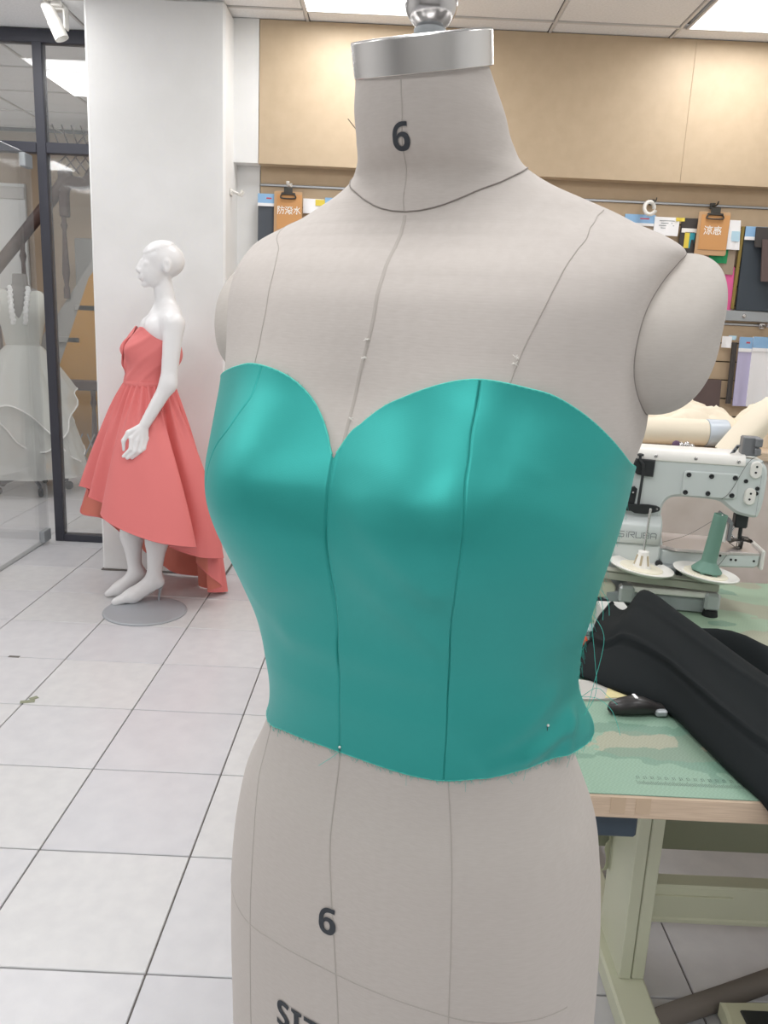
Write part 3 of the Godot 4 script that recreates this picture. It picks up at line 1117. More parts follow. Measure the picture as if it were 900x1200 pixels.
const SEAM_FRONT := [[1.05, -0.115], [1.0715, -0.113], [1.1215, -0.087], [1.1703, -0.052], [1.21, -0.02], [1.26, -0.009], [1.29, -0.009], [1.3185, -0.013], [1.34, -0.013]]
const SEAM_LEFT := [[1.05, 0.46], [1.069, 0.463], [1.119, 0.489], [1.1653, 0.497], [1.2065, 0.515], [1.2453, 0.556], [1.2778, 0.574], [1.2941, 0.567], [1.3241, 0.524], [1.3441, 0.489], [1.3616, 0.48], [1.38, 0.48]]
const SEAM_RIGHT := [[1.05, -1.0], [1.1, -1.0], [1.15, -1.0], [1.2, -0.99], [1.24, -0.88], [1.27, -0.74], [1.2966, -0.635], [1.3154, -0.576], [1.3279, -0.497], [1.3416, -0.445], [1.3516, -0.41], [1.3641, -0.4], [1.38, -0.39]]
const SIDE_EDGE := [[1.07, 1.80], [1.0815, 1.80], [1.1052, 1.775], [1.12, 1.775], [1.1327, 1.763], [1.165, 1.693], [1.2, 1.66], [1.23, 1.69], [1.28, 1.684], [1.3141, 1.684], [1.3191, 1.57], [1.33, 1.5]]
const FOLDS := [[1.45, 1.100, 0.75, 1.082, 0.0026, 0.009], [1.50, 1.106, 1.05, 1.088, 0.0028, 0.009], [1.3, 1.135, 0.7, 1.095, 0.0022, 0.012], [1.52, 1.108, 1.45, 1.08, 0.0024, 0.008],
	[-0.35, 1.172, 0.38, 1.163, 0.0024, 0.017], [0.02, 1.262, 0.42, 1.195, 0.0016, 0.014], [0.1, 1.29, 0.44, 1.243, 0.0017, 0.011], [0.7, 1.31, 1.3, 1.27, 0.0016, 0.015], [0.62, 1.335, 0.85, 1.318, 0.0007, 0.006], [-0.55, 1.2, -0.1, 1.235, 0.0016, 0.015]]

func lift(t: float, y: float) -> float:
	var d := 0.0028
	for f in FOLDS:
		var a := Vector2(f[0] * 0.14, f[1])
		var b := Vector2(f[2] * 0.14, f[3])
		var q := Geometry2D.get_closest_point_to_segment(Vector2(t * 0.14, y), a, b)
		var k: float = Vector2(t * 0.14, y).distance_to(q) / f[5]
		if k < 3: d += f[4] * exp(-k * k)
	d += 0.016 * smoothstep(1.25, 1.85, t) * smoothstep(1.128, 1.078, y)
	d += 0.003 * smoothstep(1.3, 1.7, t) * smoothstep(1.17, 1.13, y)
	return d

func panel(left_: Array, right_: Array, top: Array, called: String, par: Node3D, first: bool, last: bool) -> void:
	var nu := 64
	var nv := 130
	var out := []
	var inn := []
	for i in nv + 1:
		var row := PackedVector3Array()
		var rin := PackedVector3Array()
		for j in nu + 1:
			# rows and columns crowd towards the seams so that the folded edge has a shape
			var u := float(j) / nu
			u = lerpf(u, 0.5 - 0.5 * cos(PI * u), 0.93)
			var v := float(i) / nv
			v = lerpf(v, 0.5 - 0.5 * cos(PI * v), 0.6)
			var y := lerpf(1.07, 1.36, v)
			var t := 0.0
			for k in 5:
				t = lerpf(tab(left_, y), tab(right_, y), u)
				y = lerpf(tab(LOW_EDGE, t), tab(top, t), v)
			var n := skin_out(t, y)
			var d := lift(t, y)
			var du := u * (tab(right_, y) - tab(left_, y)) * 0.14
			var dv := (1 - u) * (tab(right_, y) - tab(left_, y)) * 0.14
			var e := 1.0
			if not first: e = minf(e, lerpf(0.62, 1.0, smoothstep(0.0, 0.0010, du)))
			if not last: e = minf(e, lerpf(0.62, 1.0, smoothstep(0.0, 0.0010, dv)))
			d = lerpf(0.0007, d, 0.0 + e)
			var p := skin(t, y)
			row.append(p + n * d)
			rin.append(p + n * maxf(d - 0.0012, 0.0003))
		out.append(row)
		inn.append(rin)
	var b := B.new()
	b.sheet(out, inn)
	part(called, b, mats.satin, par)

func bodice() -> void:
	var o := thing("bodice", "teal satin sweetheart bodice pinned on the large canvas dress form", "bodice", FORM_AT, FORM_TURN)
	var far := [[1.05, -1.7], [1.38, -1.7]]
	panel(far, SEAM_RIGHT, TOP_EDGE, "side_panel", o, true, false)
	panel(SEAM_RIGHT, SEAM_FRONT, TOP_EDGE, "front_panel", o, false, false)
	panel(SEAM_FRONT, SEAM_LEFT, TOP_EDGE_2, "front_panel", o, false, false)
	panel(SEAM_LEFT, SIDE_EDGE, TOP_EDGE_2, "side_panel", o, false, true)
	# raw edges: a fine ridge of cut threads
	for e in [[TOP_EDGE, -1.69, -0.02], [TOP_EDGE_2, -0.008, 1.56], [LOW_EDGE, -1.69, 1.79]]:
		var p := []
		for i in 141:
			var t := lerpf(e[1], e[2], i / 140.0)
			var y := tab(e[0], t)
			p.append(above(t, y, lift(t, y) - 0.0006 + 0.0002 * sin(i * 2.3)))
		var b := B.new()
		b.tube(p, 0.00075, 6)
		part("raw_edge", b, mats.satin_edge, o)
	var p := []
	for i in 90:
		var y := lerpf(1.076, 1.317, i / 89.0)
		var t := tab(SIDE_EDGE, y)
		p.append(above(t, y, lift(t, y) - 0.0006))
	var b := B.new()
	b.tube(p, 0.0007, 6)
	part("raw_edge", b, mats.satin_edge, o)
	# fraying
	b = B.new()
	for k in 330:
		var t := rng.randf_range(-1.2, 1.75)
		var y := tab(LOW_EDGE, t)
		var q := above(t, y + 0.0003, lift(t, y) - 0.0008)
		var n := skin_out(t, y)
		var l := rng.randf_range(0.0015, 0.0055) * (2.2 if rng.randf() < 0.08 else 1.0)
		var w := V(n.z, 0, -n.x) * rng.randf_range(-0.7, 0.7) * l
		b.tube([q, q + V(0, -l * 0.55, 0) + w * 0.4 + n * 0.0003, q + V(0, -l, 0) + w], 0.00014, 3)
	for k in 160:
		var t := rng.randf_range(-0.3, 0.15)
		var e: Array = TOP_EDGE if t < -0.013 else TOP_EDGE_2
		var y := tab(e, t)
		var q := above(t, y, lift(t, y) - 0.0008)
		var w := V(rng.randf_range(-1, 1), rng.randf_range(0.0, 1), 0.2) * 0.0018
		b.tube([q, q + w], 0.0001, 3)
	for k in 90:
		var y := rng.randf_range(1.10, 1.30)
		var t := tab(SIDE_EDGE, y)
		var q := above(t, y, lift(t, y) - 0.0008)
		var l := rng.randf_range(0.002, 0.006) * (1.0 if y > 1.22 or y < 1.14 else 1.9)
		var n := skin_out(t, y)
		b.tube([q, q + V(n.x * 0.2, -0.3, -1) * l * 0.5, q + V(rng.randf_range(0, 0.5), -1, -0.6) * l], 0.00012, 3)
	part("frayed_thread", b, mats.satin_thread, o, "frayed teal threads along the cut edges", true)
	# long loose threads hanging at the side
	for q in [[[1.69, 1.195], [V(0.010, -0.02, -0.004), V(0.007, -0.06, 0.004), V(0.004, -0.083, 0.006)]], [[1.69, 1.19], [V(0.006, -0.03, 0.0), V(0.010, -0.06, 0.0), V(0.003, -0.08, 0.004)]],
			[[1.76, 1.112], [V(0.012, 0.012, 0.002), V(0.022, 0.007, 0.002), V(0.030, 0.002, 0.002)]], [[1.76, 1.112], [V(0.014, 0.004, 0.004), V(0.027, -0.004, 0.004), V(0.036, -0.022, 0.006)]],
			[[1.70, 1.215], [V(0.004, -0.012, 0.0), V(0.005, -0.022, 0.0)]], [[1.70, 1.218], [V(0.006, -0.01, -0.004), V(0.009, -0.02, 0.0)]], [[-0.11, 1.072], [V(-0.006, -0.006, 0.004), V(-0.017, -0.016, 0.004)]]]:
		var s := above(q[0][0], q[0][1], lift(q[0][0], q[0][1]))
		var pts := [s]
		for w in q[1]: pts.append(s + w)
		b = B.new()
		b.tube(curve(pts, 8), 0.00022, 5)
		part("loose_thread", b, mats.satin_edge, o)
	# stitches down the open length of the left seam
	b = B.new()
	for k in 56:
		var y := lerpf(1.374, 1.327, k / 55.0)
		var t := tab(SEAM_LEFT, y)
		var q := above(t, y, 0.002)
		b.tube([q + V(0.0, 0.0003, 0), q - V(0.0, 0.0003, 0)], 0.00014, 4)
	part("stitching", b, mats.stitch, o, "dark stitches along the seam", true)
	# pins
	for q in [[-0.108, 1.0765], [1.25, 1.1125]]:
		var s := above(q[0], q[1], lift(q[0], q[1]) + 0.0006)
		b = B.new()
		b.ball(s, V(0.0011, 0.0011, 0.0011), 8)
		var head := part("pin", b, mats.print_white, o, "white pin head")
		b = B.new()
		b.tube([s, s + V(-0.0005, -0.006, -0.001)], 0.0003, 5)
		part("shaft", b, mats.clip_metal, head)


# ---------------------------------------------------------------- bodies as one skin: distances to capsules and ellipsoids, joined smoothly
# a primitive: [a, ra, b, rb] capsule, [c, radii] ellipsoid, ["cut", c, radii] a hollow, ["cap", c, radii, normal, offset] an ellipsoid above a plane
func blob(b: B, prims: Array, cell: float, k: float, cut_below := -100.0) -> void:
	var lo := V(1e9, 1e9, 1e9)
	var hi := -lo
	var boxes := []
	for p in prims:
		var a: Vector3
		var z: Vector3
		if p[0] is String:
			a = p[1] - p[2]; z = p[1] + p[2]
		elif p.size() == 2:
			a = p[0] - p[1]; z = p[0] + p[1]
		else:
			var ra := V(p[1], p[1], p[1])
			var rb := V(p[3], p[3], p[3])
			a = (p[0] - ra).min(p[2] - rb); z = (p[0] + ra).max(p[2] + rb)
		var m := V(1, 1, 1) * (k + cell * 2)
		boxes.append([a - m, z + m])
		lo = lo.min(a - m); hi = hi.max(z + m)
	var n := Vector3i((hi - lo) / cell) + Vector3i(2, 2, 2)
	var f := PackedFloat32Array()
	f.resize(n.x * n.y * n.z)
	f.fill(9.0)
	for i in prims.size():
		var p: Array = prims[i]
		var s := Vector3i((boxes[i][0] - lo) / cell).clamp(Vector3i.ZERO, n - Vector3i.ONE)
		var e := (Vector3i((boxes[i][1] - lo) / cell) + Vector3i.ONE).clamp(Vector3i.ZERO, n - Vector3i.ONE)
		for x in range(s.x, e.x + 1):
			for y in range(s.y, e.y + 1):
				for z in range(s.z, e.z + 1):
					var q := lo + V(x, y, z) * cell
					var at := (x * n.y + y) * n.z + z
					var d: float
					if p[0] is String or p.size() == 2:
						var c: Vector3 = p[1] if p[0] is String else p[0]
						var r: Vector3 = p[2] if p[0] is String else p[1]
						var u := (q - c) / r
						var l := u.length()
						d = l * (l - 1.0) / maxf((u / r).length(), 1e-6)
						if p[0] is String:
							if p[0] == "cut":
								var w := maxf(k * 0.5 - absf(f[at] + d), 0.0)
								f[at] = maxf(f[at], -d) + w * w / (2 * k)
							else:
								f[at] = minf(f[at], maxf(d, (p[4] - q.dot(p[3])) * 0.7))
							continue
					else:
						var ab: Vector3 = p[2] - p[0]
						var t := clampf((q - p[0]).dot(ab) / maxf(ab.length_squared(), 1e-9), 0.0, 1.0)
						d = q.distance_to(p[0] + ab * t) - lerpf(p[1], p[3], t)
					var g := maxf(k - absf(f[at] - d), 0.0)
					f[at] = minf(f[at], d) - g * g / (4 * k)
	var ids := {}
	var from := b.ix.size()
	var stepv := [n.y * n.z, n.z, 1]
	for x in n.x - 1:
		for y in n.y - 1:
			for z in n.z - 1:
				var at := (x * n.y + y) * n.z + z
				var inside := 0
				for c in 8:
					if f[at + (c & 1) * stepv[0] + (c >> 1 & 1) * n.z + (c >> 2)] < 0: inside += 1
				if inside == 0 or inside == 8: continue
				var sum := Vector3.ZERO
				var cnt := 0
				for c in 8:
					for ax in 3:
						var bit := 1 << ax
						if c & bit: continue
						var fa := f[at + (c & 1) * stepv[0] + (c >> 1 & 1) * n.z + (c >> 2)]
						var c2 := c | bit
						var fb := f[at + (c2 & 1) * stepv[0] + (c2 >> 1 & 1) * n.z + (c2 >> 2)]
						if (fa < 0) == (fb < 0): continue
						var q := V(c & 1, c >> 1 & 1, c >> 2)
						q[ax] += fa / (fa - fb)
						sum += q
						cnt += 1
				ids[at] = b.v.size()
				b.v.append(lo + (V(x, y, z) + sum / cnt) * cell)
				b.uv.append(Vector2.ZERO)
	for at in ids:
		for ax in 3:
			var a1: int = stepv[(ax + 1) % 3]
			var a2: int = stepv[(ax + 2) % 3]
			var in0: bool = f[at] < 0
			if in0 == (f[at + stepv[ax]] < 0): continue
			if not (ids.has(at - a1) and ids.has(at - a2) and ids.has(at - a1 - a2)): continue
			var q := [ids[at], ids[at - a1], ids[at - a1 - a2], ids[at - a2]]
			if in0: b.ix.append_array([q[0], q[1], q[2], q[0], q[2], q[3]])
			else: b.ix.append_array([q[0], q[2], q[1], q[0], q[3], q[2]])


const MAN_AT := Vector3(-1.09, 0, -3.9)
const MAN_TURN := -1.1251
func D(l: float, y: float, f: float) -> Vector3: return Vector3(1.068 * l, 1.068 * y - 0.096, 1.068 * f)

func mannequin() -> void:
	var o := thing("mannequin", "glossy white full-figure mannequin with a bald head in the coral gown", "mannequin", MAN_AT, MAN_TURN)
	var p := []
	for s in [-1, 1]:
		p.append_array([[D(s * 0.03, 1.385, -0.04), 0.055, D(s * 0.15, 1.352, -0.035), 0.047],
			[D(s * 0.06, 1.31, -0.015), 0.08, D(s * 0.05, 1.14, 0.03), 0.068], [D(s * 0.05, 1.32, 0.02), 0.055, D(s * 0.06, 1.25, 0.035), 0.06],
			[D(s * 0.04, 1.12, 0.035), 0.055, D(s * 0.045, 0.9, 0.02), 0.075]])
	p.append_array([[D(0, 1.40, -0.038), 0.052, D(0, 1.52, -0.018), 0.041], [D(0, 1.35, -0.03), 0.08, D(0, 1.12, 0.03), 0.075]])
	p.append_array([[D(0.165, 1.345, -0.035), 0.046, D(0.186, 1.10, -0.005), 0.035], [D(0.186, 1.10, -0.005), 0.035, D(0.185, 0.93, 0.095), 0.025]])
	p.append_array([[D(-0.165, 1.345, -0.035), 0.046, D(-0.23, 1.11, -0.06), 0.035], [D(-0.23, 1.11, -0.06), 0.035, D(-0.32, 0.93, -0.02), 0.022]])
	# legs and arched feet
	p.append_array([[D(-0.06, 0.88, 0.03), 0.07, D(-0.068, 0.52, 0.13), 0.053], [D(-0.068, 0.52, 0.13), 0.05, D(-0.066, 0.38, 0.125), 0.052], [D(-0.066, 0.38, 0.125), 0.052, D(-0.065, 0.21, 0.115), 0.03],
		[D(-0.065, 0.205, 0.105), 0.03, D(-0.065, 0.13, 0.19), 0.028], [D(-0.065, 0.13, 0.19), 0.03, D(-0.063, 0.108, 0.24), 0.019], [D(-0.065, 0.19, 0.09), 0.027, D(-0.065, 0.12, 0.18), 0.02]])
	p.append_array([[D(0.06, 0.88, 0.03), 0.07, D(0.068, 0.52, 0.045), 0.053], [D(0.068, 0.52, 0.045), 0.05, D(0.066, 0.38, 0.035), 0.05], [D(0.066, 0.38, 0.035), 0.05, D(0.065, 0.21, 0.05), 0.032],
		[D(0.065, 0.205, 0.05), 0.032, D(0.065, 0.135, 0.15), 0.03], [D(0.065, 0.135, 0.15), 0.032, D(0.067, 0.110, 0.225), 0.020], [D(0.065, 0.185, 0.03), 0.029, D(0.065, 0.12, 0.14), 0.02]])
	var b := B.new()
	blob(b, p, 0.0125, 0.03)
	# head
	p = [[D(0, 1.46, -0.03), 0.046, D(0, 1.53, -0.02), 0.041], [D(0, 1.612, -0.028), D(0.070, 1.612 - 1.4226, 0.09) * 0 + V(0.074, 0.082, 0.095)], [D(0, 1.562, 0.018), V(0.057, 0.071, 0.060)],
		[D(0, 1.508, 0.052), 0.017, D(0, 1.512, 0.05), 0.016], [D(0, 1.602, 0.068), 0.007, D(0, 1.568, 0.083), 0.0085], [D(-0.012, 1.56, 0.078), 0.007, D(0.012, 1.56, 0.078), 0.007],
		[D(-0.018, 1.54, 0.068), 0.007, D(0.018, 1.54, 0.068), 0.007], [D(-0.013, 1.53, 0.07), 0.007, D(0.013, 1.53, 0.07), 0.007]]
	for s in [-1, 1]:
		p.append(["cut", D(s * 0.03, 1.590, 0.083), V(0.016, 0.009, 0.014)])
		p.append([D(s * 0.029, 1.590, 0.049), 0.0115, D(s * 0.03, 1.590, 0.049), 0.0115])
		p.append([D(s * 0.069, 1.583, -0.028), V(0.010, 0.030, 0.019)])
		p.append(["cut", D(s * 0.082, 1.588, -0.024), V(0.010, 0.018, 0.010)])
	p.append(["cap", D(0, 1.613, -0.029), V(0.078, 0.086, 0.099), V(0, 0.93, 0.36).normalized(), D(0, 1.638, 0.04).dot(V(0, 0.93, 0.36).normalized())])
	blob(b, p, 0.0052, 0.012)
	# the near hand, relaxed, and the far one
	var w := D(0.185, 0.93, 0.095)
	var kn := [[0.152, 0.872, 0.194], [0.130, 0.864, 0.198], [0.110, 0.863, 0.196], [0.092, 0.870, 0.190]]
	var mid := [[0.157, 0.827, 0.200], [0.139, 0.820, 0.204], [0.121, 0.820, 0.203], [0.104, 0.829, 0.198]]
	var tip := [[0.187, 0.797, 0.192], [0.172, 0.789, 0.195], [0.153, 0.789, 0.193], [0.134, 0.797, 0.189]]
	for far in [false, true]:
		p = []
		var m := func(q: Array) -> Vector3: return D(-q[2] - 0.14, q[1], q[0] - 0.115) if far else D(q[2], q[1], q[0])
		var wr: Vector3 = D(-0.32, 0.93, -0.02) if far else w
		for i in 4:
			p.append([wr, 0.016, m.call(kn[i]), 0.0115])
			p.append([m.call(kn[i]), 0.0115, m.call(mid[i]), 0.0102])
			p.append([m.call(mid[i]), 0.0102, m.call(tip[i]), 0.0078])
		p.append([wr, 0.014, m.call([0.163, 0.895, 0.186]), 0.012])
		p.append([m.call([0.163, 0.895, 0.186]), 0.0115, m.call([0.184, 0.862, 0.186]), 0.010])
		p.append([m.call([0.184, 0.862, 0.186]), 0.0095, m.call([0.184, 0.822, 0.182]), 0.0065])
		p.append([wr + (V(-0.001, 0.05, -0.03) if not far else V(0.024, 0.05, -0.01)), 0.026, wr, 0.023])
		blob(b, p, 0.0036, 0.006)
	part("body", b, mats.mannequin_white, o)
	# spike heels and base
	for h in [[D(0.065, 0.175, 0.02), D(0.065, 0.098, 0.032)], [D(-0.065, 0.175, 0.085), D(-0.065, 0.098, 0.095)]]:
		b = B.new()
		b.tube([h[0], h[0].lerp(h[1], 0.5), h[1]], [0.013, 0.006, 0.005], 10)
		part("heel", b, mats.base_grey, o, "slim grey spike heel")
	var off := (V(-1.115, 0, -3.68) - MAN_AT).rotated(Vector3.UP, -MAN_TURN)
	b = B.new()
	b.lathe([Vector2(0.192, 0), Vector2(0.195, 0.003), Vector2(0.193, 0.007), Vector2(0.185, 0.009)], 56, Transform3D(Basis(), off))
	part("base", b, mats.base_grey, o, "round grey base plate")
	b = B.new()
	b.tube([off + V(0.0, 0.005, 0.0), D(0.0, 0.4, 0.02), D(0.02, 0.6, 0.02)], 0.008, 8)


# ---------------------------------------------------------------- the coral gown
const HEM := [[-0.295, 0.418, 0.239], [-0.357, 0.434, 0.322], [-0.297, 0.55, 0.289], [-0.161, 0.605, 0.34], [-0.105, 0.588, 0.275], [-0.035, 0.579, 0.312], [0.0, 0.55, 0.252], [0.109, 0.525, 0.277], [0.228, 0.493, 0.216], [0.328, 0.449, 0.078], [0.331, 0.414, -0.087], [0.128, 0.368, -0.012], [0.237, 0.342, -0.122], [0.205, 0.319, -0.238], [0.072, 0.276, -0.147], [0.154, 0.231, -0.179], [0.162, 0.17, -0.241], [0.108, 0.13, -0.19], [0.04, 0.1, -0.30], [-0.08, 0.1, -0.19], [-0.19, 0.1, -0.27], [-0.28, 0.11, -0.12], [-0.36, 0.148, -0.05], [-0.446, 0.265, 0.095], [-0.414, 0.36, 0.187]]

func gown(t: float, y: float) -> Vector3:   # bodice of the gown: t from the front round the left side
	var s := sin(t)
	var c := cos(t)
	var half := lerpf(0.108, 0.138, smoothstep(1.1, 1.24, y))
	var mid := tab([[1.08, 0.045], [1.14, 0.035], [1.2, 0.018], [1.27, 0.01], [1.34, 0.004]], y)
	var deep := tab([[1.08, 0.098], [1.14, 0.10], [1.2, 0.112], [1.27, 0.096], [1.34, 0.08]], y)
	var x := half * s
	var f := mid + deep * c
	var g := (y - 1.245) / 0.05
	var h := (absf(x) - 0.064) / 0.045
	f += 0.042 * exp(-g * g - h * h) * smoothstep(-0.1, 0.5, c)
	return D(x, y, f)

func gown_top(t: float) -> float:
	return tab([[0.0, 1.268], [0.12, 1.298], [0.35, 1.325], [0.6, 1.328], [0.9, 1.312], [1.3, 1.288], [1.6, 1.276], [3.2, 1.262]], absf(t))

func coral_dress() -> void:
	var o := thing("coral_gown", "strapless coral gown with a high-low pleated skirt on the white mannequin", "dress", MAN_AT, MAN_TURN)
	for side in [-1, 1]:
		var out := []
		var inn := []
		for i in 31:
			var ro := PackedVector3Array()
			var ri := PackedVector3Array()
			for j in 61:
				var t: float = side * (0.02 + (PI - 0.02) * j / 60.0)
				var y := lerpf(1.085, gown_top(t), i / 30.0)
				var p := gown(t, y)
				var n := V(sin(t), 0, cos(t))
				# diagonal pleats across the cup
				var ph := (y * 26.0 - absf(t) * 3.2)
				var fold := 0.006 * pow(absf(sin(ph * 1.3)), 6.0) * smoothstep(2.4, 0.4, absf(t))
				var lip := 0.010 * exp(-pow(absf(t) / 0.07, 2.0)) * (1.0 if side > 0 else 2.2) * smoothstep(1.1, 1.2, y)
				ro.append(p + n * (0.006 + fold + lip))
				ri.append(p + n * (0.003 + lip))
			out.append(ro)
			inn.append(ri)
		var b := B.new()
		b.sheet(out, inn)
		part("bodice_half", b, mats.coral, o)
	var wb := B.new()
	var rows := []
	for k in [[1.078, 0.004], [1.078, 0.010], [1.098, 0.011], [1.098, 0.004]]:
		var row := PackedVector3Array()
		for j in 64:
			var t := TAU * j / 64
			row.append(gown(t, k[0]) + V(sin(t), 0, cos(t)) * k[1])
		rows.append(row)
	rows.append(rows[0])
	wb.grid(rows, true)
	part("waistband", wb, mats.coral, o)
	# skirt: from the waist out to the hem, which swings out and in; longer behind
	var hem := curve(HEM.map(func(q): return D(q[0], maxf(q[1], 0.098), q[2])), 10, true)
	var n := hem.size()
	# each hem point hangs from its own place along the waist
	var waist := []
	for i in n:
		var t := -0.95 + TAU * i / n
		waist.append(gown(t, 1.085) + V(sin(t), 0, cos(t)) * 0.008)
	var shell := []
	var inside := []
	for i in 33:
		var s := i / 32.0
		var a := PackedVector3Array()
		var c := PackedVector3Array()
		for j in n + 1:
			var k := j % n
			var w: Vector3 = waist[k]
			var h: Vector3 = hem[k]
			var p := w.lerp(h, s)
			var d := V(p.x, 0, p.z - 0.03).normalized()
			p += d * ((0.012 + 0.03 * smoothstep(0.02, -0.15, p.z)) * sin(PI * s) + 0.009 * sin(k * TAU / 9.0) * exp(-pow((s - 0.15) / 0.22, 2.0)))
			p.y += 0.01 * sin(PI * s)
			a.append(p)
			c.append(p - d * 0.006 + V(0, 0.002, 0))
		shell.append(a)
		inside.append(c)
	var b := B.new()
	b.grid(shell, false, false, false, true)
	part("skirt", b, mats.coral, o)
	b = B.new()
	b.grid(inside, false, false, false, false)
	part("lining", b, mats.coral_lining, o, "orange-pink skirt lining")
	b = B.new()
	var edge := []
	for k in n: edge.append((shell[32][k] + inside[32][k]) / 2)
	b.tube(edge, 0.0035, 6, true)
	part("hem", b, mats.coral, o)


# ---------------------------------------------------------------- the work table
func mat_picture() -> ImageTexture:   # mint cutting mat with a woven print, worn and stained in patches
	var w := 720
	var h := 512
	var im := Image.create(w, h, false, Image.FORMAT_RGB8)
	var n1 := noise(0.008, 3, 41)
	var n2 := noise(0.05, 3, 42)
	var n3 := noise(0.012, 2, 43)
	var base := Color("8fb09b")
	var worn := Color("a9ac97")
	var pale := Color("a9bfa4")
	var deep := Color("6f9482")
	for y in h:
		for x in w:
			var a := n1.get_noise_2d(x, y * 1.4) + 0.12 * n2.get_noise_2d(x, y)
			var c := base
			# x runs to the right from 0.15 m, y from the far edge (-2.16 m) to the near one (-1.075 m)
			var px := 0.15 + x / float(w) * 1.6
			var pz := -2.16 + y / float(h) * 1.085
			var q := Vector2((px - 0.47) / 0.13, (pz + 1.225) / 0.045).length() + 0.5 * n2.get_noise_2d(x * 0.5, y * 0.5)
			if pz < -1.62: c = pale.lerp(base, 0.3)
			if q < 1.0 or (a > 0.28 and pz < -1.55): c = worn
			var r := Vector2((px - 0.52) / 0.02, (pz + 1.23) / 0.06).length() + 0.3 * n2.get_noise_2d(x, y)
			if r < 1.0 or a < -0.32 or Vector2((px - 0.44) / 0.09, (pz + 1.28) / 0.02).length() + 0.5 * n2.get_noise_2d(x, y) < 1.0: c = c.lerp(deep, 0.65)
			var grain := 0.94 + 0.06 * sin(x * 2.1 + sin(y * 0.9)) * sin(y * 1.7 + n3.get_noise_2d(x, y) * 6.0)
			im.set_pixel(x, y, Color(c.r * grain, c.g * grain, c.b * grain))
	return ImageTexture.create_from_image(im)

